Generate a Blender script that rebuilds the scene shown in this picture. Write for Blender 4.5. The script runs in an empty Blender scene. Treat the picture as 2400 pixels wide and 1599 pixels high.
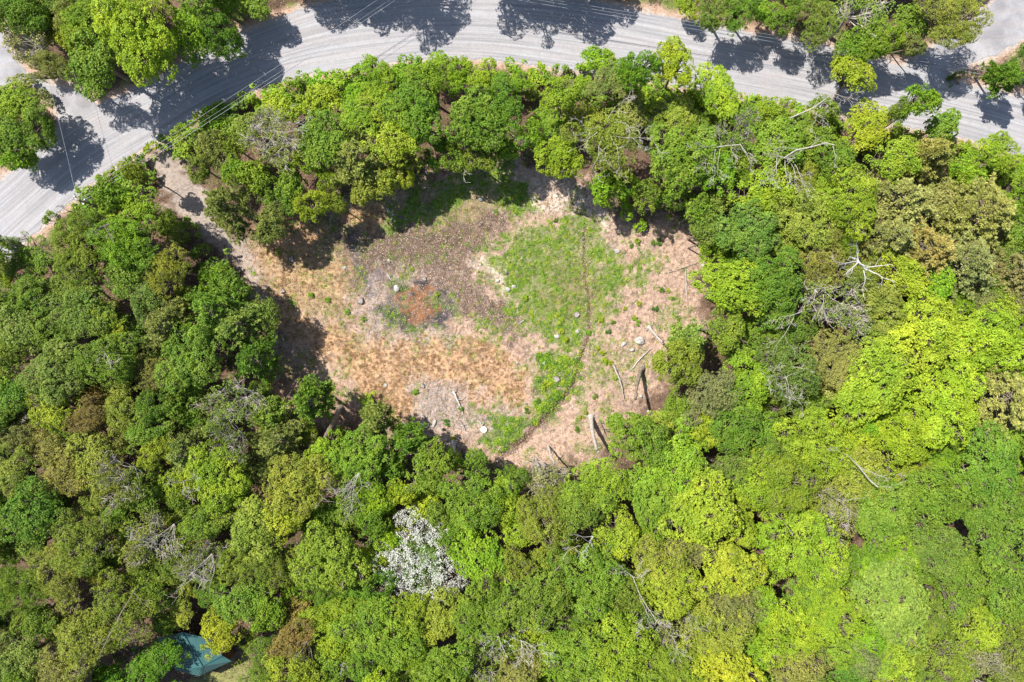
import bpy, math, random
import numpy as np
from mathutils import Vector
C = bpy.context.scene
R = math.radians
# ---------------------------------------------------------------- camera
H = 120.0                       # height of the drone over the ground, metres
PPM = 2400 * 24 / 36 / H        # photo pixels per metre on the ground
cam = bpy.data.cameras.new('camera'); camo = bpy.data.objects.new('camera', cam)
C.collection.objects.link(camo); camo.location = (0, 0, H); camo.rotation_euler = (0, 0, 0)
cam.lens = 24; cam.sensor_width = 36; cam.clip_end = 5000; C.camera = camo
# ---------------------------------------------------------------- light
SUN_EL, SUN_DIR = 57, 33        # elevation; shadows fall to the right and 33 degrees down
w = bpy.data.worlds.new('World'); C.world = w; w.use_nodes = True
nt = w.node_tree; bg = nt.nodes['Background']; sky = nt.nodes.new('ShaderNodeTexSky')
sky.sky_type = 'NISHITA'; sky.sun_disc = False; sky.sun_elevation = R(SUN_EL)
sx, sy = -math.cos(R(SUN_DIR)), math.sin(R(SUN_DIR))
sky.sun_rotation = math.atan2(sx, sy)
nt.links.new(sky.outputs[0], bg.inputs[0]); bg.inputs[1].default_value = 0.11
sl = bpy.data.lights.new('sun', 'SUN'); sl.energy = 5.0; sl.angle = R(0.5); sl.color = (1, 0.955, 0.88)
so = bpy.data.objects.new('sun', sl); C.collection.objects.link(so)
d = Vector((sx * math.cos(R(SUN_EL)), sy * math.cos(R(SUN_EL)), math.sin(R(SUN_EL))))
so.rotation_euler = (d).to_track_quat('Z', 'Y').to_euler(); so.location = d * 200
C.view_settings.view_transform = 'Standard'; C.view_settings.look = 'None'
C.view_settings.gamma = 1; C.view_settings.exposure = 0.63
C.render.engine = 'CYCLES'
C.cycles.max_bounces = 6; C.cycles.diffuse_bounces = 3; C.cycles.glossy_bounces = 1; C.cycles.transmission_bounces = 3
rng = np.random.default_rng(7)
# ---------------------------------------------------------------- helpers
def s2l(c):
    c = np.asarray(c, float) / 255.0
    return np.where(c <= .04045, c / 12.92, ((c + .055) / 1.055) ** 2.4)
def W(px, py, h=0.0):           # photo pixel seen at height h -> world
    k = (H - h) / H / PPM
    return np.array([(px - 1200) * k, -(py - 799.5) * k, h])
def tag(o, label=None, cat=None, group=None, kind=None):
    if label: o['label'] = label
    if cat: o['category'] = cat
    if group: o['group'] = group
    if kind: o['kind'] = kind
    return o
def mk_mesh(name, V, F, mat, attrs=None, smooth=False):
    me = bpy.data.meshes.new(name); V = np.asarray(V, np.float32)
    if isinstance(F, np.ndarray) and F.ndim == 2:
        n, k = F.shape
        me.vertices.add(len(V)); me.vertices.foreach_set('co', V.ravel())
        me.loops.add(n * k); me.loops.foreach_set('vertex_index', F.astype(np.int32).ravel())
        me.polygons.add(n); me.polygons.foreach_set('loop_start', np.arange(0, n * k, k, dtype=np.int32))
        if smooth: me.polygons.foreach_set('use_smooth', np.ones(n, bool))
        me.update(calc_edges=True)
    else:
        me.from_pydata([tuple(map(float, v)) for v in V], [], [tuple(map(int, f)) for f in F])
        if smooth: me.polygons.foreach_set('use_smooth', np.ones(len(me.polygons), bool))
    for an, av in (attrs or {}).items():
        av = np.asarray(av, np.float32)
        if av.ndim == 1:
            a = me.attributes.new(an, 'FLOAT', 'POINT'); a.data.foreach_set('value', av)
        else:
            if av.shape[1] == 3: av = np.hstack([av, np.ones((len(av), 1), np.float32)])
            a = me.attributes.new(an, 'FLOAT_COLOR', 'POINT'); a.data.foreach_set('color', av.ravel())
    if mat: me.materials.append(mat)
    return me
def link(name, me, parent=None, loc=None):
    o = bpy.data.objects.new(name, me); C.collection.objects.link(o)
    if parent: o.parent = parent
    if loc is not None: o.location = [float(v) for v in loc]
    return o
class Tubes:                    # collects tapered tubes
    def __init__(s): s.V = []; s.F = []; s.n = 0
    def add(s, pts, rad, sides=6, cap=True):
        pts = np.asarray(pts, float); m = len(pts)
        rad = np.asarray(rad, float) if np.ndim(rad) else np.full(m, rad)
        tn = np.gradient(pts, axis=0); tn /= np.linalg.norm(tn, axis=1)[:, None] + 1e-9
        ref = np.array([0.31, 0.17, 1.0]) if abs(tn[:, 2]).mean() < .8 else np.array([1.0, .2, 0])
        a = np.cross(tn, ref); a /= np.linalg.norm(a, axis=1)[:, None] + 1e-9; b = np.cross(tn, a)
        th = np.arange(sides) * 2 * math.pi / sides
        ring = pts[:, None] + rad[:, None, None] * (a[:, None] * np.cos(th)[None, :, None] + b[:, None] * np.sin(th)[None, :, None])
        s.V.append(ring.reshape(-1, 3))
        i = np.arange(m - 1)[:, None] * sides; j = np.arange(sides)[None]; j2 = (j + 1) % sides
        q = np.stack([i + j, i + j2, i + sides + j2, i + sides + j], -1).reshape(-1, 4) + s.n
        s.F += q.tolist()
        if cap:
            s.F.append([s.n + k for k in range(sides)]); s.F.append([s.n + (m - 1) * sides + k for k in range(sides)][::-1])
        s.n += m * sides
    def mesh(s, name, mat, smooth=True): return mk_mesh(name, np.vstack(s.V), s.F, mat, None, smooth)
# value noise
_L = np.random.default_rng(99).random((256, 256))
def vn(x, y, s, o=0):
    x = np.asarray(x, float) / s + 31.7 * o + 500; y = np.asarray(y, float) / s + 17.3 * o + 500
    xi = np.floor(x).astype(int); yi = np.floor(y).astype(int); fx = x - xi; fy = y - yi
    fx = fx * fx * (3 - 2 * fx); fy = fy * fy * (3 - 2 * fy)
    g = lambda a, b: _L[a & 255, b & 255]
    return (g(xi, yi) * (1 - fx) + g(xi + 1, yi) * fx) * (1 - fy) + (g(xi, yi + 1) * (1 - fx) + g(xi + 1, yi + 1) * fx) * fy
def sdf(px, py, poly):          # signed distance in px, negative inside
    poly = np.asarray(poly, float); dd = np.full(px.shape, 1e9); ins = np.zeros(px.shape, bool)
    for (x1, y1), (x2, y2) in zip(poly, np.roll(poly, -1, 0)):
        ex, ey = x2 - x1, y2 - y1; t = np.clip(((px - x1) * ex + (py - y1) * ey) / (ex * ex + ey * ey + 1e-9), 0, 1)
        dd = np.minimum(dd, np.hypot(px - x1 - t * ex, py - y1 - t * ey))
        c = ((y1 > py) != (y2 > py)) & (px < (x2 - x1) * (py - y1) / (y2 - y1 + 1e-12) + x1); ins ^= c
    return np.where(ins, -dd, dd)
def ldist(px, py, line):
    line = np.asarray(line, float); dd = np.full(np.shape(px), 1e9)
    for (x1, y1), (x2, y2) in zip(line[:-1], line[1:]):
        ex, ey = x2 - x1, y2 - y1; t = np.clip(((px - x1) * ex + (py - y1) * ey) / (ex * ex + ey * ey + 1e-9), 0, 1)
        dd = np.minimum(dd, np.hypot(px - x1 - t * ex, py - y1 - t * ey))
    return dd
# ---------------------------------------------------------------- materials
def new_mat(name):
    m = bpy.data.materials.new(name); m.use_nodes = True
    return m, m.node_tree, m.node_tree.nodes['Principled BSDF']
def N(t, typ, **kw):
    n = t.nodes.new(typ)
    for k, v in kw.items(): setattr(n, k, v)
    return n
def mixc(t, fac, a, b, mode='MIX'):
    n = N(t, 'ShaderNodeMix', data_type='RGBA', blend_type=mode)
    for i, v in ((0, fac), (6, a), (7, b)):
        if hasattr(v, 'is_linked'): t.links.new(v, n.inputs[i])
        elif v is not None: n.inputs[i].default_value = v if i == 0 else (*v, 1)
    return n.outputs[2]
def maprange(t, v, a, b, c, dd):
    n = N(t, 'ShaderNodeMapRange'); t.links.new(v, n.inputs[0])
    for i, x in enumerate((a, b, c, dd)): n.inputs[i + 1].default_value = x
    return n.outputs[0]
def noise(t, vec, scale, detail=4, rough=.6):
    n = N(t, 'ShaderNodeTexNoise'); n.inputs['Scale'].default_value = scale; n.inputs['Detail'].default_value = detail
    n.inputs['Roughness'].default_value = rough
    if vec: t.links.new(vec, n.inputs['Vector'])
    return n.outputs['Fac']
def bump(t, b, h, dist, strength=1):
    n = N(t, 'ShaderNodeBump'); n.inputs['Distance'].default_value = dist; n.inputs['Strength'].default_value = strength
    t.links.new(h, n.inputs['Height']); t.links.new(n.outputs[0], b.inputs['Normal'])
def objpos(t): return N(t, 'ShaderNodeTexCoord').outputs['Object']

def leaf_mat(name, trans=.3, spec=.25):
    m, t, b = new_mat(name)
    oi = N(t, 'ShaderNodeObjectInfo'); at = N(t, 'ShaderNodeAttribute', attribute_name='tint')
    f = maprange(t, at.outputs['Fac'], 0, 1, .62, 1.42)
    v = N(t, 'ShaderNodeVectorMath', operation='SCALE'); t.links.new(oi.outputs['Color'], v.inputs[0]); t.links.new(f, v.inputs['Scale'])
    # young leaves lean to yellow, older ones to green
    hv = N(t, 'ShaderNodeHueSaturation'); t.links.new(v.outputs[0], hv.inputs['Color'])
    va = N(t, 'ShaderNodeVectorMath', operation='ADD'); t.links.new(objpos(t), va.inputs[0]); t.links.new(maprange(t, oi.outputs['Random'], 0, 1, 0, 90), va.inputs[1])
    big = noise(t, va.outputs[0], .38, 3, .6)
    hs = N(t, 'ShaderNodeMath', operation='ADD'); t.links.new(maprange(t, at.outputs['Fac'], 0, 1, .506, .494), hs.inputs[0]); t.links.new(maprange(t, big, .3, .7, -.018, .014), hs.inputs[1])
    t.links.new(hs.outputs[0], hv.inputs['Hue']); t.links.new(maprange(t, big, .3, .7, 1.15, .85), hv.inputs['Value'])
    t.links.new(hv.outputs[0], b.inputs['Base Color'])
    b.inputs['Roughness'].default_value = .55; b.inputs['Specular IOR Level'].default_value = spec
    tr = N(t, 'ShaderNodeBsdfTranslucent'); t.links.new(mixc(t, .35, hv.outputs[0], (.35, .45, .03)), tr.inputs[0])
    ms = N(t, 'ShaderNodeMixShader'); ms.inputs[0].default_value = trans
    t.links.new(b.outputs[0], ms.inputs[1]); t.links.new(tr.outputs[0], ms.inputs[2])
    t.links.new(ms.outputs[0], t.nodes['Material Output'].inputs[0]); return m
def vcol_mat(name, attr='col', rough=.8, trans=0, spec=.2):
    m, t, b = new_mat(name); at = N(t, 'ShaderNodeAttribute', attribute_name=attr)
    t.links.new(at.outputs['Color'], b.inputs['Base Color']); b.inputs['Roughness'].default_value = rough
    b.inputs['Specular IOR Level'].default_value = spec
    if trans:
        tr = N(t, 'ShaderNodeBsdfTranslucent'); t.links.new(at.outputs['Color'], tr.inputs[0])
        ms = N(t, 'ShaderNodeMixShader'); ms.inputs[0].default_value = trans
        t.links.new(b.outputs[0], ms.inputs[1]); t.links.new(tr.outputs[0], ms.inputs[2])
        t.links.new(ms.outputs[0], t.nodes['Material Output'].inputs[0])
    return m
def rough_mat(name, c1, c2, scale, rough=.85, bd=.03, detail=6):
    m, t, b = new_mat(name); p = objpos(t); n = noise(t, p, scale, detail, .7)
    t.links.new(mixc(t, maprange(t, n, .35, .65, 0, 1), tuple(c1), tuple(c2)), b.inputs['Base Color'])
    b.inputs['Roughness'].default_value = rough; bump(t, b, n, bd); return m
M_leaf = leaf_mat('leaf'); M_flower = leaf_mat('blossom', .25)
M_needle = leaf_mat('needle', .12, .3)
M_bark = rough_mat('bark', s2l((96, 82, 68)), s2l((150, 138, 122)), 3.0)
M_pale = rough_mat('pale_bark', s2l((128, 118, 108)), s2l((196, 188, 178)), 4.0)
M_white = rough_mat('bleached_wood', s2l((158, 152, 146)), s2l((212, 208, 202)), 4.0)
M_rock = rough_mat('rock', s2l((135, 130, 124)), s2l((205, 200, 192)), 2.2, .9, .06)
M_rockw = rough_mat('pale_rock', s2l((134, 130, 124)), s2l((196, 192, 184)), 2.2, .9, .05)
M_rockd = rough_mat('dark_rock', s2l((78, 72, 72)), s2l((130, 122, 118)), 2.6, .9, .05)
M_cut = rough_mat('cut_wood', s2l((170, 150, 120)), s2l((225, 208, 176)), 5.0)

# ---------------------------------------------------------------- ground layout (photo pixels on the ground)
LOW = [(-260, 860), (-120, 745), (0, 622), (60, 562), (130, 502), (200, 437), (290, 374), (380, 322), (450, 276), (520, 238), (600, 206), (700, 176), (800, 159), (900, 147), (1000, 136), (1100, 136), (1200, 144), (1300, 158), (1400, 172), (1500, 186), (1620, 204), (1760, 226), (1850, 242), (1950, 262), (2080, 288), (2200, 308), (2300, 332), (2400, 366), (2560, 420), (2760, 500)]
UPP = [(-400, 700), (-220, 580), (-100, 505), (0, 430), (60, 378), (115, 320), (200, 262), (300, 220), (400, 165), (500, 105), (610, 62), (720, 20), (820, -2), (910, -10), (1000, -16), (1100, -18), (1200, -14), (1300, -6), (1400, 8), (1500, 28), (1640, 56), (1770, 82), (1860, 98), (1960, 118), (2090, 148), (2210, 188), (2310, 208), (2410, 236), (2580, 290), (2800, 370)]
SIDE = [(-300, 40), (0, 66), (30, 132), (62, 172), (120, 200), (185, 212), (225, 246), (300, 262), (300, 310), (190, 330), (128, 322), (140, 268), (120, 232), (92, 208), (50, 196), (0, 206), (-300, 190)]
DRIVE2 = [(2430, -60), (2480, 40), (2400, 88), (2335, 128), (2262, 152), (2236, 172), (2222, 200), (2120, 176), (2120, 150), (2178, 118), (2252, 62), (2328, 6), (2380, -60)]
PATH = [(330, 366), (362, 432), (414, 500), (482, 562), (552, 630), (610, 700), (630, 690), (616, 636), (584, 588), (520, 524), (462, 446), (430, 380), (414, 330), (396, 322)]
CLEAR = [(590, 560), (700, 545), (780, 500), (800, 470), (900, 440), (1000, 415), (1080, 395), (1150, 365), (1215, 372), (1255, 412), (1330, 410), (1390, 430), (1440, 490), (1500, 520), (1620, 505), (1655, 560), (1645, 640), (1625, 720), (1650, 780), (1590, 830), (1540, 900), (1500, 960), (1430, 1010), (1410, 1060), (1310, 1110), (1200, 1100), (1100, 1070), (1000, 1050), (900, 1030), (850, 965), (800, 1010), (700, 985), (628, 925), (612, 850), (640, 790), (630, 740), (590, 650)]
LAWN = [(440, 1640), (452, 1590), (540, 1556), (590, 1540), (600, 1640)]
STREAM = [(1373, 535), (1371, 600), (1376, 660), (1384, 730), (1381, 785), (1366, 826), (1352, 872), (1334, 920), (1292, 968), (1255, 1004), (1222, 1036), (1180, 1062)]
def smooth(e0, e1, x): t = np.clip((x - e0) / (e1 - e0), 0, 1); return t * t * (3 - 2 * t)
ROADPOLY = LOW + UPP[::-1]
def gpx(x, y): return 1200 + x * PPM, 799.5 - y * PPM
def gz(x, y):
    px, py = gpx(np.asarray(x, float), np.asarray(y, float))
    z = .30 * (vn(x, y, 6, 1) - .5) + .18 * (vn(x, y, 1.6, 2) - .5) + .16 * (vn(x, y, .55, 3) - .5)
    rd = np.minimum(sdf(px, py, ROADPOLY), np.minimum(sdf(px, py, SIDE), sdf(px, py, DRIVE2)))
    z = z * smooth(0, 30, rd)
    st = ldist(px + 7 * (vn(x, y, 2, 12) - .5), py, STREAM); wd_ = 3.2 + 5 * smooth(700, 1010, py) * (.6 + .8 * vn(x, y, 1.5, 13)); z = z - (.28 + .2 * smooth(700, 950, py)) * np.exp(-(st / wd_) ** 2)
    return z
COL = {k: s2l(v) for k, v in dict(litter=(104, 84, 70), pink=(202, 174, 156), pale=(212, 198, 184), dry=(194, 160, 124), dry2=(178, 140, 106),
        mud=(98, 84, 74), green=(98, 124, 48), green2=(78, 110, 36), orange=(146, 104, 72), wet=(64, 64, 68), blue=(98, 94, 106),
        grav=(178, 172, 168), debris=(172, 158, 150), edge=(176, 148, 130), lawn=(136, 138, 84), redlit=(150, 104, 78), olive=(124, 116, 78)).items()}
def polyb(pts): return ('p', pts)
ZONES = [  # colour, shape, edge softness px, strength, warp px
    ('pink', ('p', CLEAR), 30, .75, 20),
    ('olive', ('p', [(600, 560), (800, 480), (1000, 440), (1160, 400), (1200, 480), (1120, 560), (840, 640), (800, 720), (640, 740)]), 40, .8, 24),
    ('mud', ('p', [(780, 530), (900, 525), (1050, 525), (1120, 492), (1215, 500), (1170, 560), (1110, 600), (1140, 660), (1200, 720), (1240, 790), (1180, 800), (1110, 750), (1060, 740), (1050, 690), (950, 650), (880, 690), (830, 700), (805, 640)]), 16, .95, 14),
    ('dry', ('p', [(610, 640), (700, 600), (810, 640), (830, 700), (760, 720), (660, 720)]), 30, .65, 26),
    ('dry2', ('c', (700, 562, 60)), 20, .7, 16), ('dry', ('c', (858, 505, 38)), 16, .9, 12), ('dry', ('c', (640, 580, 50)), 30, .6, 16),
    ('dry', ('p', [(630, 690), (700, 735), (800, 770), (850, 790), (950, 800), (1060, 785), (1160, 800), (1210, 850), (1250, 900), (1225, 960), (1150, 935), (1060, 890), (965, 880), (985, 985), (930, 1000), (860, 960), (830, 900), (780, 850), (690, 800), (640, 750)]), 22, 1, 18),
    ('olive', ('p', [(720, 690), (830, 690), (850, 740), (940, 790), (860, 790), (730, 740)]), 24, .8, 22),
    ('debris', ('p', [(830, 700), (900, 650), (940, 620), (990, 650), (930, 690), (920, 745), (1040, 770), (1060, 800), (960, 810), (860, 780)]), 20, .8, 20),
    ('debris', ('p', [(960, 880), (1010, 900), (1080, 910), (1120, 960), (1230, 960), (1180, 1010), (1120, 1020), (1000, 1020), (975, 960)]), 16, 1, 14),
    ('green', ('p', [(895, 500), (1000, 455), (1085, 402), (1180, 400), (1160, 440), (1060, 480), (1000, 522), (900, 526)]), 18, .9, 18),
    ('green', ('p', [(1165, 425), (1235, 425), (1262, 492), (1205, 515), (1165, 485)]), 12, .95, 12),
    ('green', ('p', [(1130, 600), (1190, 550), (1290, 535), (1345, 490), (1425, 505), (1430, 590), (1450, 636), (1530, 590), (1515, 636), (1462, 664), (1440, 705), (1405, 765), (1350, 840), (1300, 800), (1222, 745), (1180, 690), (1142, 650)]), 18, .85, 20),
    ('olive', ('c', (1340, 690, 55)), 30, .7, 18),
    ('pale', ('p', [(1105, 600), (1135, 600), (1175, 660), (1195, 700), (1150, 670)]), 12, .9, 10),
    ('pale', ('p', [(1215, 385), (1250, 420), (1330, 420), (1380, 440), (1440, 520), (1450, 560), (1410, 530), (1360, 480), (1290, 500), (1250, 470)]), 16, .85, 14),
    ('green2', ('p', [(1262, 840), (1345, 815), (1362, 866), (1312, 960), (1262, 995), (1190, 1050), (1100, 1042), (1120, 1010), (1225, 985), (1250, 925)]), 14, .9, 16),
    ('green', ('p', [(1100, 745), (1150, 745), (1180, 800), (1130, 800)]), 14, .8, 14),
    ('green', ('p', [(1400, 760), (1440, 820), (1430, 900), (1380, 960), (1370, 860)]), 24, .45, 20),
    ('wet', ('e', (975, 718, 92, 60)), 16, 1, 14),
    ('green', ('c', (1025, 712, 20)), 12, .5, 10),
    ('orange', ('p', [(925, 700), (950, 684), (1000, 680), (1020, 700), (1012, 742), (988, 766), (962, 756), (940, 735)]), 12, .85, 22),
    ('blue', ('l', [(826, 548), (838, 600), (858, 640), (868, 690)], 5), 6, .7, 5), ('blue', ('c', (885, 645, 12)), 8, .7, 5),
    ('lawn', ('p', LAWN), 16, 1, 10),
    ('redlit', ('p', [(590, 850), (680, 830), (760, 900), (850, 960), (840, 1030), (720, 960), (640, 920)]), 30, .6, 20),
]
GRAV = [('grav', ('p', PATH), 14, .75, 14)]
def zval(z, px, py, x, y, i):
    kind = z[1][0]; wp = z[4]
    qx = px + wp * 2.4 * (vn(x, y, 2.6, 10 + i) - .5) + wp * 2.4 * (vn(x, y, .8, 40 + i) - .5) + wp * 1.2 * (vn(x, y, .3, 130 + i) - .5)
    qy = py + wp * 2.4 * (vn(x, y, 2.6, 70 + i) - .5) + wp * 2.4 * (vn(x, y, .8, 100 + i) - .5) + wp * 1.2 * (vn(x, y, .3, 150 + i) - .5)
    if kind == 'p': dd = sdf(qx, qy, z[1][1])
    elif kind == 'c': a = z[1][1]; dd = np.hypot(qx - a[0], qy - a[1]) - a[2]
    elif kind == 'e': a = z[1][1]; dd = (np.hypot((qx - a[0]) / a[2], (qy - a[1]) / a[3]) - 1) * min(a[2], a[3])
    else: dd = ldist(qx, qy, z[1][1]) - z[1][2]
    return z[3] * smooth(z[2], -z[2], dd) * (1 if kind == 'l' or i >= 60 else .72 + .28 * smooth(.3, .55, .5 * vn(x, y, 1.3, 170 + i) + .5 * vn(x, y, .45, 190 + i)))
def ground_col(x, y):
    px, py = gpx(x, y); c = np.tile(COL['litter'], (len(x), 1)) * (.8 + .4 * vn(x, y, 3, 5))[:, None]
    rd = np.minimum(sdf(px, py, ROADPOLY), np.minimum(sdf(px, py, SIDE), sdf(px, py, DRIVE2)))
    zs = {}
    for i, z in enumerate(ZONES):
        v = zval(z, px, py, x, y, i); k = z[0]; zs[k] = np.maximum(zs.get(k, 0) * (1 - v * .9), v)
        for k2 in zs:
            if k2 != k: zs[k2] = zs[k2] * (1 - v)
        c = c * (1 - v[:, None]) + COL[k] * v[:, None]
    ptc = smooth(.56, .70, .55 * vn(x, y, 2.4, 210) + .3 * vn(x, y, .8, 211) + .15 * vn(x, y, .3, 212)) * .42 * (sdf(px, py, CLEAR) < 10) * (1 - zs['orange']) * (1 - .7 * zs['dry']) * (1 - .6 * zs['mud'])
    zs['green'] = np.maximum(zs['green'], ptc * .8); c = c * (1 - ptc[:, None]) + COL['green'] * ptc[:, None]
    dk = smooth(.55, .75, .5 * vn(x, y, 1.1, 215) + .5 * vn(x, y, .35, 216)) * .35; c = c * (1 - dk)[:, None]
    g = smooth(34, 12, rd + 14 * (vn(x, y, 1.2, 6) - .5)) ; g2 = smooth(16, -4, rd + 18 * (vn(x, y, .8, 7) - .5))
    gr = smooth(70, 30, rd) * smooth(.45, .65, vn(x, y, 2.2, 8)) * (zs.get('lawn', 0) * 0 + .75)
    c = c * (1 - gr[:, None]) + COL['green'] * gr[:, None]
    c = c * (1 - g[:, None]) + COL['edge'] * g[:, None]; c = c * (1 - g2[:, None]) + COL['grav'] * g2[:, None]
    pv = zval(GRAV[0], px, py, x, y, 60); c = c * (1 - pv[:, None]) + COL['grav'] * np.array([.95, .88, .83]) * pv[:, None]
    zs['path'] = pv; zs['road'] = rd
    st = ldist(px + 7 * (vn(x, y, 2, 12) - .5), py, STREAM); wd_ = 4.3 + 6 * smooth(700, 1010, py) * (.6 + .8 * vn(x, y, 1.5, 13))
    s = smooth(wd_ + 2.5, wd_ - 2, st + 6 * (vn(x, y, .5, 9) - .5)) * (.55 + .3 * smooth(700, 950, py)) * (.5 + .5 * smooth(.12, .5, vn(x, y, 1.4, 14)))
    c = c * (1 - s[:, None]) + s2l((84, 66, 54)) * s[:, None]; zs['stream'] = st
    return c, zs
def axis(a, b, step, far):
    fine = np.arange(a, b + step, step); o = np.array([3, 9, 20, 45, 100, 220, 450, 900.0])
    return np.concatenate([a - o[::-1], fine, fine[-1] + o])
far_ = np.array([3, 9, 20, 45, 100, 220, 450, 900.0])
def axis2(a, b, c_, d_): m = np.concatenate([np.arange(a, b, .45), np.arange(b, c_, .21), np.arange(c_, d_, .45)]); return np.concatenate([a - far_[::-1], m, m[-1] + far_])
gxs = axis2(-104, -47, 37, 104); gys = axis2(-74, -25, 34, 74)
X, Y = np.meshgrid(gxs, gys); xf, yf = X.ravel(), Y.ravel()
gcol, _ = ground_col(xf, yf)
gV = np.stack([xf, yf, gz(xf, yf)], 1); nx, ny = len(gxs), len(gys)
i = (np.arange(ny - 1)[:, None] * nx + np.arange(nx - 1)[None]).ravel()
gF = np.stack([i, i + 1, i + nx + 1, i + nx], 1)
mg, t, b = new_mat('ground')
at = N(t, 'ShaderNodeAttribute', attribute_name='col'); p = objpos(t)
n1 = noise(t, p, 2.2, 8, .75); n2 = noise(t, p, 9, 4, .7)
c1 = mixc(t, 1.0, at.outputs['Color'], mixc(t, maprange(t, n1, .3, .7, 0, 1), (.55, .53, .50), (1.38, 1.36, 1.32)), 'MULTIPLY')
c2 = mixc(t, maprange(t, n2, .58, .68, 0, .55), c1, tuple(s2l((214, 192, 172))))
c3 = mixc(t, maprange(t, n2, .40, .30, 0, .6), c2, tuple(s2l((70, 56, 46))))
t.links.new(c3, b.inputs['Base Color']); b.inputs['Roughness'].default_value = .9; b.inputs['Specular IOR Level'].default_value = .15
bump(t, b, n2, .10)
tag(link('ground', mk_mesh('ground', gV, gF, mg, {'col': gcol}, True)), kind='structure')

# ---------------------------------------------------------------- roads
def strip_road(name, A, B, mat, z, m=18, jit=.6):
    A = np.array(A, float); B = np.array(B, float)
    def resample(P, n):
        s = np.r_[0, np.cumsum(np.hypot(*np.diff(P, axis=0).T))]; u = np.linspace(0, s[-1], n)
        Q = np.stack([np.interp(u, s, P[:, k]) for k in (0, 1)], 1)
        for _ in range(40): Q[1:-1] = .5 * Q[1:-1] + .25 * (Q[:-2] + Q[2:])
        return Q
    n = 420; a = resample(A, n); b_ = resample(B, n)
    wa = np.stack([W(*q)[:2] for q in a]); wb = np.stack([W(*q)[:2] for q in b_])
    ln = np.r_[0, np.cumsum(np.hypot(*np.diff((wa + wb) / 2, axis=0).T))]
    V = []; UV = []
    for k in range(m + 1):
        f = k / m; q = wa * (1 - f) + wb * f
        if k in (0, m):
            dirn = (wa - wb) / np.linalg.norm(wa - wb, axis=1)[:, None] * (1 if k == 0 else -1)
            q = q + dirn * (jit * (vn(ln, k * 9.0, 1.3, 4) - .4) + jit * (vn(ln, k * 9.0, .35, 5) - .5))[:, None]
        wdt = np.linalg.norm(wa - wb, axis=1)
        V.append(np.c_[q, np.full(n, z) + .05 * math.sin(math.pi * f)]); UV.append(np.c_[ln, f * 10.0 * np.ones(n), np.zeros(n)])
    V = np.concatenate(V); UV = np.concatenate(UV)
    ii = (np.arange(m)[:, None] * n + np.arange(n - 1)[None]).ravel(); F = np.stack([ii, ii + n, ii + n + 1, ii + 1], 1)
    me = mk_mesh(name, V, F, mat, {'along': np.c_[UV]}, True)
    return tag(link(name, me), kind='structure')
def gravel_mat(name, base, streak=True):
    m, t, b = new_mat(name); at = N(t, 'ShaderNodeAttribute', attribute_name='along'); p = objpos(t)
    mp = N(t, 'ShaderNodeMapping'); mp.inputs['Scale'].default_value = (.035, 2.3, 1); t.links.new(at.outputs['Vector'], mp.inputs[0])
    s1 = noise(t, mp.outputs[0], 1, 5, .62)
    mp2 = N(t, 'ShaderNodeMapping'); mp2.inputs['Scale'].default_value = (.1, .8, 1); t.links.new(at.outputs['Vector'], mp2.inputs[0])
    s2 = noise(t, mp2.outputs[0], 1, 3, .6)
    g = noise(t, p, 6, 8, .85); big = noise(t, p, .25, 3, .5)
    lo = tuple(np.array(base) * .74); hi = tuple(np.minimum(np.array(base) * 1.16, .8))
    c = mixc(t, maprange(t, s1 if streak else big, .38, .62, 0, 1), lo, hi)
    c = mixc(t, maprange(t, s2, .45, .62, 0, .4), c, tuple(np.array(base) * np.array([1.06, .97, .92])))
    c = mixc(t, 1.0, c, mixc(t, maprange(t, g, .25, .75, 0, 1), (.60, .60, .61), (1.36, 1.35, 1.33)), 'MULTIPLY')
    c = mixc(t, maprange(t, noise(t, p, .7, 6, .7), .50, .66, 0, .45), c, tuple(np.array(base) * np.array([.80, .76, .72])))
    t.links.new(c, b.inputs['Base Color']); b.inputs['Roughness'].default_value = .92; b.inputs['Specular IOR Level'].default_value = .15
    bump(t, b, g, .05); return m
M_road = gravel_mat('gravel_road', s2l((160, 159, 162)))
M_side = gravel_mat('gravel_side', s2l((154, 153, 156)), False)
strip_road('road', LOW, UPP, M_road, .05)
def flat_poly(name, poly, mat, z, jit=4):
    P = []
    for a, b_ in zip(poly, poly[1:] + poly[:1]):
        n = max(2, int(math.dist(a, b_) / 5))
        for k in range(n): P.append((a[0] + (b_[0] - a[0]) * k / n, a[1] + (b_[1] - a[1]) * k / n))
    P = np.array(P)
    for _ in range(6): P = .5 * P + .25 * (np.roll(P, 1, 0) + np.roll(P, -1, 0))
    P += np.stack([vn(P[:, 0], P[:, 1], 12, 21) - .5, vn(P[:, 0], P[:, 1], 12, 22) - .5], 1) * jit * 2
    V = np.array([W(q[0], q[1]) + [0, 0, z] for q in P])
    return tag(link(name, mk_mesh(name, V, [list(range(len(V)))], mat, {'along': V})), kind='structure')
flat_poly('side_road', SIDE, M_side, .043); flat_poly('side_road', DRIVE2, M_side, .043)
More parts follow.
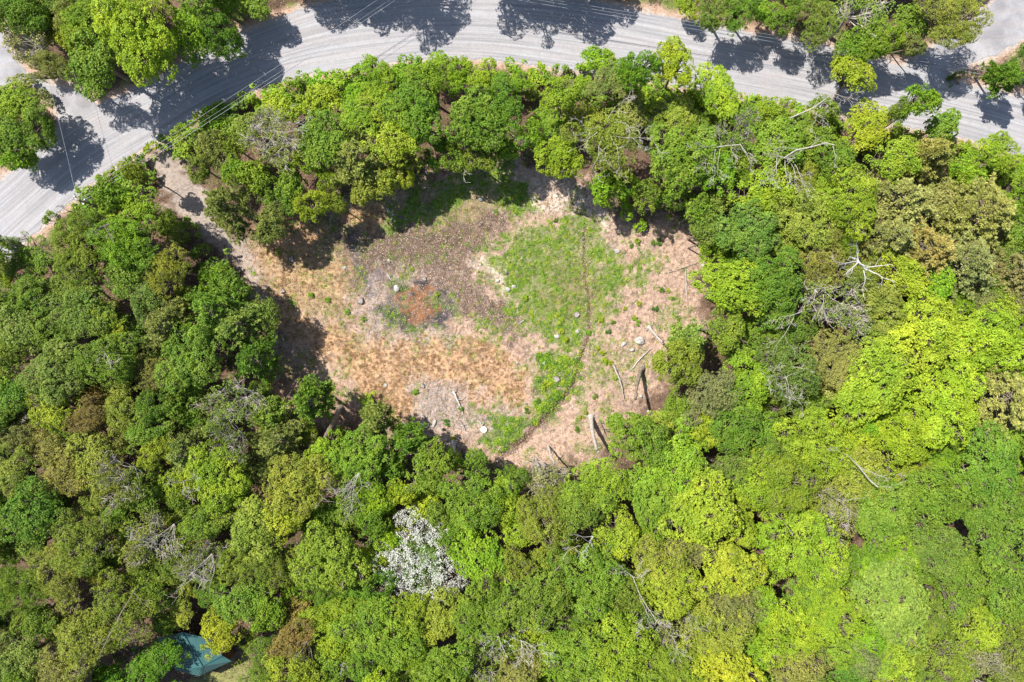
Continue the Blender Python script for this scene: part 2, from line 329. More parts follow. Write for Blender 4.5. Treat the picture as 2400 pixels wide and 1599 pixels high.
# low water lying in the ditch
tb = []
sp = np.array([W(*q)[:2] for q in STREAM[4:]]); s = np.r_[0, np.cumsum(np.hypot(*np.diff(sp, axis=0).T))]
u = np.linspace(0, s[-1], 160); sp = np.stack([np.interp(u, s, sp[:, k]) for k in (0, 1)], 1)
tn = np.gradient(sp, axis=0); tn /= np.linalg.norm(tn, axis=1)[:, None]; nn = np.c_[-tn[:, 1], tn[:, 0]]
hw = (.05 + .40 * vn(u, u * 0, 1.2, 3) * np.linspace(.5, 1.3, 160))[:, None]
V = np.concatenate([np.c_[sp + nn * hw, gz(*sp.T) + .06], np.c_[sp - nn * hw, gz(*sp.T) + .06]])
ii = np.arange(159); mwt, t, b = new_mat('stream_water')
nn_ = noise(t, objpos(t), 1.6, 4); t.links.new(mixc(t, nn_, tuple(s2l((58, 44, 36))), tuple(s2l((104, 80, 64)))), b.inputs['Base Color'])
b.inputs['Roughness'].default_value = .25; bump(t, b, nn_, .02)
tag(link('stream', mk_mesh('stream', V, np.stack([ii, ii + 160, ii + 161, ii + 1], 1), mwt)), kind='structure')

# ---------------------------------------------------------------- tree templates
def unit(v): return v / (np.linalg.norm(v, axis=-1, keepdims=True) + 1e-9)
def kites(c, nrm, L, Wd, g, dirv=None):
    n = len(c); r = unit(g.normal(size=(n, 3))) if dirv is None else dirv
    t1 = unit(r - nrm * (r * nrm).sum(1, keepdims=True)); t2 = np.cross(nrm, t1)
    L = L[:, None]; Wd = Wd[:, None]
    V = np.stack([c - t1 * L * .5, c + t2 * Wd * .5 + t1 * L * .05, c + t1 * L * .5, c - t2 * Wd * .5 + t1 * L * .05], 1)
    V[:, 1] += nrm * Wd * .12; V[:, 3] += nrm * Wd * .12
    return V.reshape(-1, 3), np.arange(n * 4).reshape(n, 4)
def lobes_of(Rr, g, n, flat, irr=1.0):
    a = g.uniform(0, 6.283, n) + np.arange(n) * 2.4; rr = np.sqrt(g.uniform(.02, 1, n)) * .76
    out = 1 + .20 * np.sin(2 * a + g.uniform(0, 6)) + .16 * np.sin(3 * a + g.uniform(0, 6)) + .10 * np.sin(5 * a + g.uniform(0, 6))
    z = ((1 - rr ** 2.2) * .55 - .12 + g.normal(size=n) * .13) * flat
    rr = rr * (1 + (out - 1) * irr)
    c = np.stack([rr * np.cos(a), rr * np.sin(a), z], 1) * Rr
    return c, Rr * g.uniform(.15, .37, n) * np.clip(1.1 - .35 * rr, .6, 1.1)
def make_tree(kind, D, Ht, seed):
    g = np.random.default_rng(seed); Rr = D / 2; tb = Tubes()
    P = dict(b=dict(n=46, flat=.66, sr=.40, leaf=.215, k=18, cov=1.2, j=.6), f=dict(n=46, flat=.62, sr=.34, leaf=.165, k=19, cov=1.15, j=.75),
             s=dict(n=24, flat=.6, sr=.34, leaf=.20, k=9, cov=.8, j=.9), w=dict(n=40, flat=.6, sr=.30, leaf=.11, k=17, cov=.85, j=.9),
             u=dict(n=9, flat=.9, sr=.34, leaf=.24, k=13, cov=1.3, j=.6), p=None)[kind]
    cz = Ht - Rr * (.72 if kind != 'p' else .75)
    if kind == 'u': cz = Ht * .52
    if P: lf_ = g.uniform(.8, 1.22); P['leaf'] *= lf_; P['k'] = int(P['k'] / lf_ ** 1.3); P['sr'] *= g.uniform(.88, 1.15)
    leafs = []; nr = []; ln = []; wd = []; tint = []; dv = None
    if kind == 'p':
        tufts = []; dirs = []
        levels = 13
        for li in range(levels):
            f = li / (levels - 1); z = -Rr * .9 + f * Rr * 1.75
            Lb = Rr * (1 - f ** 1.7) * 1.0 + .35; nb = g.integers(7, 10)
            for q in range(nb):
                a = g.uniform(0, 6.283); L = Lb * g.uniform(.55, 1.08); dz = g.uniform(.02, .3)
                d_ = np.array([math.cos(a), math.sin(a), dz]); base = np.array([0, 0, z])
                pts = [base + d_ * L * s_ + np.array([0, 0, -.08 * L * math.sin(s_ * 3.1)]) for s_ in (0, .5, 1)]
                tb.add(pts, [.07, .045, .02], 4, False)
                nt_ = int(3 + L * 3.6)
                for _ in range(nt_):
                    s_ = g.uniform(.3, 1) ** .7; side = g.normal() * .20 * L * (1.15 - s_) + g.normal() * .12
                    tufts.append(base + d_ * L * s_ + np.array([-d_[1], d_[0], 0]) * side + [0, 0, g.normal() * .12]); dirs.append(d_)
        tufts = np.array(tufts); dirs = np.array(dirs); k = 13
        c = np.repeat(tufts, k, 0); dr = np.repeat(dirs, k, 0)
        fan = unit(dr * .8 + np.array([0, 0, .35]) + g.normal(size=c.shape) * .55)
        L = g.uniform(.32, .55, len(c)); c = c + fan * L[:, None] * .5
        nrm = unit(np.cross(fan, g.normal(size=c.shape)) * .6 + np.array([0, 0, .7])); nrm = unit(nrm - fan * (nrm * fan).sum(1, keepdims=True))
        V, F = kites(c, nrm, L, L * .26, g, fan)
        tint = np.clip(np.repeat(g.random(len(tufts)), k) * .6 + g.random(len(c)) * .4, 0, 1)
        V = V + [0, 0, cz]; tint = np.repeat(tint, 4)
        tips = [np.zeros(3)]
        for i_ in range(len(tb.V)): tb.V[i_] = tb.V[i_] + [0, 0, cz]
        tb.add([[0, 0, -.4], [.05, .03, Ht * .4], [0, .05, cz], [0, 0, cz + Rr * .9]], [Ht * .022, Ht * .017, .12, .04], 8)
    else:
        lc, lr = lobes_of(Rr, g, P['n'], P['flat'], .3 if kind == 'w' else 1); pts = []; nrs = []
        for j_ in range(P['n']):
            ns = int(P['cov'] * 2.4 * lr[j_] ** 2 / (P['sr'] ** 2)) + 3
            dr = unit(g.normal(size=(ns * 2, 3))); dr = dr[dr[:, 2] > -.45][:ns]
            q = lc[j_] + dr * lr[j_] * g.uniform(.78, 1.1, (len(dr), 1)) * np.array([1, 1, .85])
            keep = np.ones(len(q), bool)
            for k_ in range(P['n']):
                if k_ != j_: keep &= (np.linalg.norm(q - lc[k_], axis=1) > lr[k_] * .55) | (dr[:, 2] > .75)
            pts.append(q[keep]); nrs.append(dr[keep])
        pts = np.concatenate(pts); nrs = np.concatenate(nrs); k = P['k']
        # ragged: drop sprays by low-frequency noise so that gaps open in the crown
        gap = vn(pts[:, 0], pts[:, 1], 1.1, seed % 50) ; kp = gap > (.17 if kind in 'bu' else .20); pts, nrs = pts[kp], nrs[kp]
        c = np.repeat(pts, k, 0); nn = np.repeat(nrs, k, 0)
        off = g.normal(size=c.shape) * P['sr'] * .45 * np.repeat(g.uniform(.55, 1.5, (len(pts), 1)), k, 0); off -= nn * (off * nn).sum(1, keepdims=True) * .7
        c = c + off - nn * (np.linalg.norm(off, axis=1, keepdims=True) ** 2) * .45
        nrm = unit(nn * .55 + np.array([0, 0, .6]) + g.normal(size=c.shape) * P['j'])
        L = P['leaf'] * g.uniform(.65, 1.35, len(c)); V, F = kites(c, nrm, L, L * .72, g)
        tint = np.clip(np.repeat(g.random(len(pts)) * .5 + .5 * vn(pts[:, 0], pts[:, 1], 1.7, 30 + seed % 20), k) * .65 + g.random(len(c)) * .35, 0, 1)
        V = V + [0, 0, cz]; tint = np.repeat(tint, 4)
        top = np.array([0, 0, cz - Rr * .15]); fork = np.array([g.normal() * .2, g.normal() * .2, max(.4, cz - Rr * .75)])
        if kind == 'u': fork = np.array([0, 0, .2])
        tr = max(.05, Ht * .018)
        if kind == 'u':
            tb.add([[0, 0, -.2], [0, 0, .1], fork], [.12, .10, .08], 6)
        else: tb.add([[0, 0, -.4], [0, 0, .3], [.06, -.05, fork[2] * .6], fork, top + [0, 0, Rr * .3]], [tr * 1.7, tr * 1.15, tr, tr * .85, .06], 8)
        idx = np.arange(len(pts)); g.shuffle(idx)
        br = tr * (.42 if kind == 'u' else .5)
        for j_ in range(P['n']):
            e = lc[j_] + [0, 0, cz]; mid = fork * .45 + e * .55 + g.normal(size=3) * .15 * Rr * .4 - [0, 0, .05 * Rr]
            tb.add([fork, mid, e + (e - fork) * .12], [br * 1.1, br * .8, br * .4], 5, False)
            near = np.argsort(np.linalg.norm(pts - lc[j_], axis=1))[:60]; m_ = {'b': 5, 'u': 3, 'f': 9, 's': 17, 'w': 7}[kind]
            for q in g.choice(near, min(m_, len(near)), False) if len(near) else []:
                tip = pts[q] * 1.02 + [0, 0, cz]; st_ = mid + (e - mid) * g.uniform(.2, 1)
                tb.add([st_, st_ * .5 + tip * .5 + g.normal(size=3) * .1, tip], [br * .42, br * .28, .012], 4 if kind != 's' else 4, False)
    mat = {'p': M_needle, 'w': M_flower}.get(kind, M_leaf); bm = M_pale if kind in 's' else M_bark
    return (mk_mesh('crown', V, F, mat, {'tint': tint}), tb.mesh('trunk', bm), cz, float(np.percentile(np.hypot(V[:, 0], V[:, 1]), 96)))
SIZES = {'b': [(5, 8), (8, 13), (11.5, 16)], 'f': [(5, 8), (8, 13), (11.5, 16)], 's': [(6, 10), (10.5, 15)], 'p': [(6, 11), (9.5, 16)], 'u': [(2.2, 1.9), (3.6, 3.2)], 'w': [(6, 8), (12, 12)]}
TPL = {}
for kd, ss in SIZES.items():
    for (D, Ht) in ss:
        for v_ in range({'b': 4, 'f': 3, 's': 3, 'p': 3, 'u': 3, 'w': 2}[kd]):
            TPL.setdefault(kd, []).append((D, Ht) + make_tree(kd, D, Ht, hash((ord(kd), int(D * 10), v_)) % 9973))
LC = dict(lime=(160, 188, 42), yel=(178, 194, 42), yelY=(182, 200, 46), bright=(128, 178, 30), mid=(114, 150, 46), green=(88, 134, 38), deep=(88, 152, 26),
          olive=(140, 144, 84), olv=(138, 152, 56), yelo=(162, 170, 66), tan=(166, 158, 100), tanF=(184, 172, 110), sage=(128, 154, 72), bg=(100, 146, 66),
          rust=(172, 128, 84), rusto=(160, 148, 78), grey=(152, 142, 114), greyo=(140, 142, 96), limeL=(150, 200, 50), limeS=(152, 182, 66), limo=(146, 166, 46),
          dkol=(106, 130, 62), dkgreen=(46, 78, 40), purple=(112, 84, 90), white=(238, 232, 208))
CW = dict(lime='lime green', yel='yellow-green', yelY='bright yellow', bright='vivid green', mid='mid green', green='dark green', deep='deep green', olive='dull olive',
          olv='olive green', yelo='yellowish olive', tan='brownish tan', tanF='flat tan', sage='sage green', bg='bluish green', rust='rusty orange', rusto='rusty olive',
          grey='greyish brown', greyo='grey-olive', limeL='pale lime', limeS='soft lime', limo='mossy lime', dkol='dark olive', dkgreen='blackish green', purple='purplish', white='white')
TREELIST = '''b deep 392 1536 92;b deep 340 1570 100;b green 45 33 113;b mid 122 15 91;f tan 165 28 91;b bright 229 43 124;b yel 173 76 75;s tan 61 107 102;f yelo 339 51 118;b lime 38 237 102;b bright 45 377 81;b mid -25 229 108;b green -20 331 108;b mid -38 51 113;b mid 76 -51 113;b green 204 -51 113;b bright 331 -51 113;b mid 459 -51 113;f olive 676 -17 81;b mid 625 -84 135;b mid 727 -91 135;b green 816 -81 135;b green 913 -53 140;f mid 1018 -58 81;b green 1122 -63 135;b lime 1018 165 70;b bright 1079 160 70;b lime 901 242 91;p olive 829 372 118;b green 753 262 64;b bright 842 288 86;b lime 712 382 70;b lime 1444 -12 62;b green 1378 -22 59;b mid 1276 -84 135;b green 1205 -76 124;b mid 1363 -84 135;s olive 1516 -48 89;f sage 1677 25 113;b green 1735 25 100;b lime 1761 -25 102;b bright 1409 145 86;f olive 1429 193 113;b limeL 1238 316 81;b green 1835 53 75;s sage 2009 25 129;b mid 2019 107 94;b olive 2157 109 64;f yelo 2233 -40 129;b mid 2080 -51 124;b lime 1927 -51 124;b mid 1932 250 70;b mid 2113 255 70;b mid 2203 295 86;b bright 2289 382 75;b mid 1958 375 89;b lime 2093 382 102;p tan 2182 362 113;b lime 318 484 102;b mid 257 466 91;b green 321 581 116;s sage 48 581 89;b lime 15 642 86;b green 89 706 108;f tan 15 726 75;b sage 56 769 108;b yel 2 769 48;f yelo 408 634 100;b sage 344 701 91;b yel 244 749 94;p sage 551 764 116;b bright 446 782 81;b mid 122 777 102;b mid -30 578 113;b mid -30 706 113;f yelo 30 825 94;f rust 211 970 86;b mid 346 1011 94;f rusto 288 1029 59;f tan 30 1027 86;b lime 377 1065 81;b mid 334 1149 94;s mid 538 1042 118;b green 357 953 81;b mid 418 950 59;b mid -30 851 113;b mid -30 978 113;b mid -30 1106 113;b mid 640 976 94;p mid 732 942 108;p green 957 1029 86;b lime 765 1060 108;s mid 824 1152 108;b bright 888 1162 86;b yel 929 1154 62;b lime 1173 1177 97;b limo 1577 861 143;f grey 1664 912 127;b yel 1654 998 81;f yelo 1564 1044 67;b bright 1620 1027 81;f dkol 1705 1101 108;s grey 1281 1116 127;b green 1207 1131 86;f mid 1633 496 83;f sage 1654 537 83;b lime 1648 563 59;p greyo 2271 619 129;p grey 2376 629 102;b mid 2371 596 75;b mid 1828 703 102;b bright 2192 670 75;b sage 2055 731 108;b lime 2093 782 108;b mid 2437 553 113;f tanF 1958 845 121;b limeS 2050 843 116;b bright 2389 876 86;b bright 2021 996 86;b mid 1810 998 75;f dkol 1833 1055 94;f limo 1838 1121 127;s tan 1978 1177 108;b lime 2437 953 113;b mid 2442 1080 121;f yelo 561 1314 108;s mid 471 1314 116;b mid 89 1442 86;b mid 349 1391 89;b mid 563 1411 102;f tan 153 1562 116;b sage 56 1539 108;f tan 15 1511 81;b lime 63 1592 86;b mid 15 1587 81;b mid -30 1276 113;b mid -30 1404 113;b mid 178 1638 121;b mid 51 1646 121;b green 875 1215 81;b lime 901 1263 64;b yel 839 1312 81;f olv 625 1325 102;b green 888 1378 75;b lime 964 1434 94;b yelo 1023 1439 108;b mid 1059 1271 70;b green 1179 1419 94;b bright 625 1416 86;b lime 788 1495 89;s yelo 722 1544 91;b lime 689 1580 116;b mid 768 1572 94;b green 855 1564 81;b bright 1000 1585 89;s olv 1130 1567 102;b mid 727 1646 121;b lime 880 1646 121;b mid 1033 1654 121;f olv 1455 1376 116;f yelo 1557 1309 127;f grey 1643 1279 94;f grey 1715 1411 113;b green 1495 1442 70;b lime 1284 1534 94;f tan 1225 1577 108;f limo 1557 1559 127;s tan 1577 1495 108;b mid 1501 1580 102;b yelo 1684 1465 121;b bright 1789 1531 89;b mid 1251 1654 121;b lime 1429 1654 121;b lime 1582 1654 121;b mid 1735 1659 121;s yelo 1953 1233 116;b sage 2195 1279 116;b green 2042 1317 75;b mid 2228 1347 116;f lime 1942 1429 127;b bright 2039 1490 89;b mid 1965 1518 89;f grey 2027 1544 102;f tan 1863 1564 127;f olv 2182 1559 127;b mid 2248 1534 91;s grey 2297 1562 116;b mid 2437 1276 121;b mid 2442 1404 121;b mid 1927 1654 121;b lime 2080 1654 121;b mid 2233 1654 121;f yelo 1196 1317 102;p olive 880 987 94;f rusto 1935 605 108;b lime 1617 6 73;b bright 1747 898 108;f olv 2367 1533 116;b mid 589 4 89;b green 86 300 113;f rusto 157 1099 116;b yelo 436 1404 105;b mid 765 321 113;b lime 1770 1123 127;f yelo 51 1104 108;b mid 297 640 105;b green 1735 990 127;f sage 1922 54 116;b yel 2119 654 108;b bright 2167 243 108;b lime 1409 1131 127;b green 1984 1571 91;b bright 1779 1417 109;b bg 1749 539 127;f rust 680 1491 97;f yelo 1274 1206 127;f mid 42 1374 121;b bright 1670 407 103;b lime 2101 1552 108;b lime 655 253 92;b yelo 595 1238 119;b mid 1358 1191 119;f dkol 1857 887 132;p tan 2113 468 137;b mid 479 1226 102;b yel 1992 1017 101;b yel 1592 153 113;b mid 1348 1536 122;b bright 1128 1307 116;b lime 2006 149 118;b lime 1706 684 132;b mid 997 1107 129;b mid 20 314 119;b lime 1149 176 95;s olv 349 1267 121;b yelo 2013 1115 134;p greyo 2086 553 123;p olive 436 1047 111;s sage 1950 729 143;b bright 2085 1290 117;b mid 1125 1438 136;p mid 496 730 120;b mid 1898 1369 126;b yelo 1888 506 128;b yelo 303 968 95;b mid 2068 1214 131;b lime 127 949 110;b green 1176 272 128;b green 511 85 125;b sage 143 874 134;s sage 546 951 138;b lime 1706 1318 125;f olv 193 1261 134;b bright 885 186 104;b mid 1054 1544 123;b mid 1385 1354 127;b bright 447 74 130;b lime 1446 1258 110;b mid 260 847 121;b lime 1832 255 96;b bright 2381 462 102;b lime 1438 1507 141;b yelo 217 1080 110;b mid 1012 193 109;b lime 1790 444 116;b mid 2355 1377 139;b lime 1866 1465 134;f yelo 143 1347 133;b lime 1989 468 126;b mid 2304 1091 144;f olv 189 594 135;b green 988 285 127;p tan 910 362 89;b mid 1543 1167 127;b lime 2214 944 146;b yelo 705 1135 136;b mid 2330 1229 154;b green 72 1203 133;b yel 752 238 95;b bright 2082 88 124;b yel 665 1212 119;b mid 1118 281 131;b mid 1262 1405 143;b yel 912 327 105;b lime 2024 911 145;b limeL 1588 1097 137;b lime 1305 368 116;b lime 1900 1026 135;b lime 1567 1381 127;p olive 642 1029 111;b mid 848 1066 120;s mid 1728 313 102;b sage 211 733 127;f olive 132 153 99;f tan 376 870 90;b yel 1707 1550 133;b mid 1810 345 119;p olive 388 761 116;b bright 342 140 108;f yelo 2237 44 149;b lime 1630 1200 152;b mid 1122 1174 136;p tan 2308 496 151;s olive 649 324 135;b bright 310 568 124;b mid 221 146 139;b green 24 921 106;b mid 80 612 122;b yel 965 1522 94;p tan 2351 932 127;b lime 521 1124 138;b mid 2184 1166 149;b mid 462 840 132;b sage 2091 1414 158;b green 347 1550 120;b lime 768 -12 82;b green 1815 668 142;b lime 2327 356 123;b lime 1897 1279 147;b mid 1488 1028 146;b lime 2287 1474 110;b mid 898 1475 152;b deep 1490 161 108;b bright 1799 33 81;p green 2379 182 95;b yelY 2163 794 162;p green 599 843 126;b lime 1316 222 120;p sage 1613 803 104;f olv 1416 345 157;f yelo 218 1499 152;b lime 2110 1031 127;p tan 2177 577 129;b lime 1685 209 119;s olv 280 1125 126;f olv 283 1429 140;b mid 1579 377 145;b lime 328 84 164;b yel 510 1475 115;b mid 788 1304 155;p olive 532 484 143;b mid 1689 769 128;b yel 2026 302 131;b lime 2307 793 140;u olive 45 206 70;u grey 102 227 64;u bright 684 216 54;u bright 742 196 64;u bright 793 193 67;u bright 1031 147 54;u lime 975 387 40;u bright 630 229 54;u purple 1337 155 37;u bright 1376 158 54;u yel 1559 122 48;u dkgreen 2243 176 51;u bright 229 445 62;u mid 301 443 73;u mid 122 512 45;u olive 431 558 70;u mid 471 598 59;u mid 522 616 64;u mid 446 532 54;u lime 865 940 45;u mid 796 1016 48;u bright 1457 486 67;u bright 1503 530 37;u mid 1557 489 54;w white 985 1318 200'''
# ---------------------------------------------------------------- woods
KW = dict(b='leafy', f='fine-leaved', s='thin-crowned', p='feathery', u='shrub', w='blossoming')
CAT = dict(b='tree', f='tree', s='tree', p='pine tree', u='shrub', w='blossom tree')
NM = dict(b='broadleaf_tree', f='fine_leaved_tree', s='thin_crowned_tree', p='pine_tree', u='shrub', w='blossoming_tree')
GR = dict(b='leafy trees of the wood', f='fine-leaved trees of the wood', s='thin-crowned trees of the wood', p='pines of the wood', u='shrubs by road and clearing', w='white blossoming trees')
MARKS = [('the road junction at left', 170, 250), ('the gravel driveway', 420, 420), ('the road bend', 1050, 80), ('the top right side road', 2260, 110),
         ('the pale boulder', 1500, 800), ('the bleached white snag', 2015, 615), ('the grey broken limbs', 1870, 365), ('the orange pool', 972, 722),
         ('the white blossoming tree', 985, 1310), ('the green roof', 480, 1545), ('the ditch mouth', 1190, 1060), ('the top left corner', 60, 30),
         ('the bottom right corner', 2360, 1560), ('the bottom left corner', 30, 1570), ('the white forked branches', 1235, 1470), ('the right edge midpoint', 2390, 800),
         ('the left edge midpoint', 10, 800), ('the long pale limb', 2025, 1110), ('the leaning dark trunk', 300, 520), ('the broken tan trunk', 1846, 1236)]
recs = []; proto = {}
g = np.random.default_rng(11)
def plant(kd, ck, px, py, D, low=1.0, name=None, cat=None, grp=None):
    near_rd = sdf(np.array([px]), np.array([py]), ROADPOLY)[0] < 90 and py > 0 or math.hypot(px - 480, py - 1545) < 150 or sdf(np.array([px]), np.array([py]), CLEAR)[0] < 62 or sdf(np.array([px]), np.array([py]), PATH)[0] < 60
    rsd0 = sdf(np.array([px]), np.array([py]), ROADPOLY)[0]
    south = -20 < sdf(np.array([px]), np.array([py]), ROADPOLY)[0] < 55 and py > np.interp(px, *np.array(LOW[3:]).T) - 45 and px > 0
    dm = D / PPM * .88 * (.98 if near_rd else 1.32 if px > 1300 and py > 700 else 1.24)
    if py < -5 and px > 560: py -= 62 + (20 if px > 1400 else 0); D *= .78 if 1300 < px < 2000 else 1
    sd_ = min(sdf(np.array([px]), np.array([py]), SIDE)[0], sdf(np.array([px]), np.array([py]), DRIVE2)[0])
    north = py < np.interp(px, *np.array(UPP[3:]).T) + 40 and px > 1380
    if sd_ < 80: dm *= .84; px += -14 if px > 2000 else 10 if px < 100 and py < 100 else 0
    if north: dm *= 1.08
    opts = TPL[kd]; best = min(abs(o[0] - dm) for o in opts); opts = [o for o in opts if abs(o[0] - dm) <= best + .01]
    o = opts[g.integers(len(opts))]; s = dm / (2 * o[5])
    sz = (7.6 + min(D, 150) * .034) / o[4] * g.uniform(.94, 1.06) * low if kd not in 'uw' else min(s, 1.3) ** .5
    if kd in 'bfs' and (py < 300 and 400 < px < 1800 and D < 100 or south): sz *= .6
    if math.hypot(px - 470, py - 1530) < 150: sz *= .72
    if north: sz *= .85
    if px < 190 and 170 < py < 450 and kd != 'u': sz *= .72
    if 280 < px < 640 and 60 < py < 260 and kd != 'u' and rsd0 < 60: sz *= .8
    hc = o[4]; ht = hc * sz; P3 = W(px, py, ht); s = s * (H - ht) / H / .88 * .98
    root = tag(link(name or NM[kd], None), cat=cat or CAT[kd], group=grp or GR[kd])
    root.location = (P3[0], P3[1], float(gz(P3[0], P3[1]))); ax_ = g.uniform(.84, 1.2); root.scale = (s * ax_, s / ax_ ** .6, sz)
    root.rotation_euler = (g.normal() * .03, g.normal() * .03, g.uniform(0, 6.28))
    rsd = lambda q: min(sdf(*q, ROADPOLY)[0], sdf(*q, SIDE)[0], sdf(*q, DRIVE2)[0])
    bp = [np.array([v]) for v in gpx(P3[0], P3[1])]; s0 = rsd(bp)
    if s0 < 16:                      # roots stand on the verge, the stem leans out over the road
        gr = np.array([rsd([bp[0] + 2, bp[1]]) - s0, rsd([bp[0], bp[1] + 2]) - s0]); gr /= np.linalg.norm(gr) + 1e-9
        mv = min(22 - s0, 95) / PPM; nb = np.array([P3[0] + gr[0] * mv, P3[1] - gr[1] * mv]); vec = Vector((P3[0] - nb[0], P3[1] - nb[1], ht))
        root.location = (nb[0], nb[1], float(gz(nb[0], nb[1]))); qt = vec.to_track_quat('Z', 'Y')
        from mathutils import Quaternion
        root.rotation_euler = (qt @ Quaternion((0, 0, 1), g.uniform(0, 6.28))).to_euler()
    tr = link('trunk', o[3], root); cr = link('crown', o[2], root)
    base = np.array(LC[ck], float); base = base * g.uniform(.93, 1.07) * (1 + g.normal(size=3) * np.array([.045, .02, .06]))
    if kd != 'w' and len(AV):
        dd_ = np.hypot(AV[:, 0] - px, AV[:, 1] - py); w_ = np.exp(-(dd_ / 110) ** 2) + 1e-9; loc_ = (AV[:, 2:] * w_[:, None]).sum(0) / w_.sum()
        base = base * .50 + loc_ * .30 + np.array([136, 146, 54]) * .20
        base = base * (.95 if px < 760 and py > 380 else 1.0)
    lin = s2l(np.clip(base, 3, 255)); cr.color = (*[float(v) for v in lin * {'w': .82}.get(kd, KCOL)], 1)
    if kd == 'p': cr.color = (*[min(.8, float(v) * 1.05) for v in lin], 1)
    if kd == 'w':
        o2 = [q for q in TPL['f'] if abs(q[0] - o[0]) <= 4][0]; lf = link('foliage', o2[2], root); lf.location = (0, 0, o[4] - o2[4] - .35); lf.scale = (.95, .95, 1); lf.color = (*[float(v) for v in s2l((120, 150, 70))], 1)
    recs.append([root, kd, ck, px, py, D, cat])
KCOL = 1.0
AV = np.array([[float(q.split()[2]), float(q.split()[3]), *LC[q.split()[1]]] for q in TREELIST.split(';') if q[0] != 'w'])
for ln in TREELIST.split(';'):
    kd, ck, px, py, D = ln.split(); plant(kd, ck, float(px), float(py), float(D))
# young trees in the gaps between the crowns
def forest_mask(px, py, pad=0):
    px, py = np.asarray(px, float), np.asarray(py, float); m = np.ones(px.shape, bool)
    for poly, q in ((ROADPOLY, 26), (SIDE, 22), (DRIVE2, 22), (PATH, 6), (CLEAR, -4), (LAWN, 0)): m &= sdf(px, py, poly) > q + pad
    return m
A_ = np.array([[r[3], r[4], r[5]] for r in recs]); big = list(A_)
cand = [(cx + g.uniform(-14, 14), cy + g.uniform(-14, 14)) for cy in range(-40, 1650, 26) for cx in range(-40, 2450, 26)]
g.shuffle(cand); fm_ = forest_mask([c[0] for c in cand], [c[1] for c in cand], 10)
ns = 0
for (cx, cy), ok in zip(cand, fm_):
    if not ok: continue
    B_ = np.array(big); q = np.hypot(B_[:, 0] - cx, B_[:, 1] - cy) / (B_[:, 2] * .5)
    if q.min() < 1.12 or math.hypot(cx - 480, cy - 1540) < 110: continue
    near = recs[int(np.argmin(np.hypot(A_[:, 0] - cx, A_[:, 1] - cy)))]; D = float(g.uniform(58, 92))
    ck = near[2] if g.random() < .6 else g.choice(['mid', 'bright', 'green', 'olv', 'sage']); ck = 'olive' if ck == 'white' else str(ck)
    plant('b' if g.random() < .65 else 'f', ck, cx, cy, D, .85, 'sapling', 'sapling', 'saplings in the gaps of the wood'); big.append([cx, cy, D]); ns += 1
nb_ = 0
cand = [(cx + g.uniform(-9, 9), cy + g.uniform(-9, 9)) for cy in range(120, 560, 17) for cx in range(180, 2450, 17)]
ca = np.array(cand); rs_ = sdf(ca[:, 0], ca[:, 1], ROADPOLY); ok_ = forest_mask(ca[:, 0], ca[:, 1], -14) & (rs_ > 12) & (rs_ < 75) & (ca[:, 1] > np.interp(ca[:, 0], *np.array(LOW[3:]).T))
for (cx, cy), ok in zip(cand, ok_):
    if not ok or nb_ > 150: continue
    B_ = np.array(big); q = np.hypot(B_[:, 0] - cx, B_[:, 1] - cy) / (B_[:, 2] * .5)
    if q.min() < .72 or g.random() < .12: continue
    D = float(g.uniform(34, 58)); ck = str(g.choice(['bright', 'lime', 'mid', 'bright', 'olv', 'green'])); plant('u', ck, cx, cy, D, 1.0, 'bush', 'bush', 'bushes along the road edge'); big.append([cx, cy, D]); nb_ += 1
print('saplings', ns, nb_)
def place_phrase(px, py, kd=''):
    if px < -10 or py < -10 or px > 2410 or py > 1610:
        side = 'top' if py < -10 else 'bottom' if py > 1610 else 'left' if px < -10 else 'right'
        return 'just beyond the %s edge' % side
    best = min((m for m in MARKS if not (kd == 'w' and 'blossom' in m[0])), key=lambda m: math.hypot(m[1] - px, m[2] - py))
    dx, dy = px - best[1], py - best[2]
    if math.hypot(dx, dy) < 45: return 'beside ' + best[0]
    r = ('right of ' if dx > 0 else 'left of ') if abs(dx) > abs(dy) else ('below ' if dy > 0 else 'above ')
    return r + best[0]
ORD = ['first', 'second', 'third', 'fourth', 'fifth', 'sixth', 'seventh', 'eighth', 'ninth', 'tenth', 'eleventh', 'twelfth']
CARD = ['', 'one', 'two', 'three', 'four', 'five', 'six', 'seven', 'eight', 'nine', 'ten', 'eleven', 'twelve']
buck = {}
for r in recs:
    root, kd, ck, px, py, D, sap = r
    size = '' if kd in 'uw' or sap else 'small ' if D < 85 else 'medium ' if D < 125 else 'large '
    if kd == 'w': size = 'big ' if D > 150 else 'small '
    noun = ('sapling' if kd == 'b' else 'bush' if kd == 'u' else 'fine-leaved sapling') if sap else 'shrub' if kd == 'u' else KW[kd] + ' tree' if kd != 'p' else 'feathery pine'
    buck.setdefault((size + CW[ck], noun, place_phrase(px, py, kd)), []).append(r)
for (adj, noun, pl), rs in buck.items():
    if len(rs) == 1: rs[0][0]['label'] = '%s %s %s' % (adj, noun, pl); continue
    xs = [r[3] for r in rs]; ys = [r[4] for r in rs]; hor = max(xs) - min(xs) >= max(ys) - min(ys)
    rs.sort(key=lambda r: r[3] if hor else r[4]); n = len(rs)
    for i_, r in enumerate(rs):
        o = ('leftmost' if i_ == 0 else 'rightmost' if i_ == n - 1 else ORD[i_] + ' from left') if hor else ('topmost' if i_ == 0 else 'lowest' if i_ == n - 1 else ORD[i_] + ' from top')
        r[0]['label'] = '%s of %s %s %ss %s' % (o, CARD[n], adj, noun, pl)
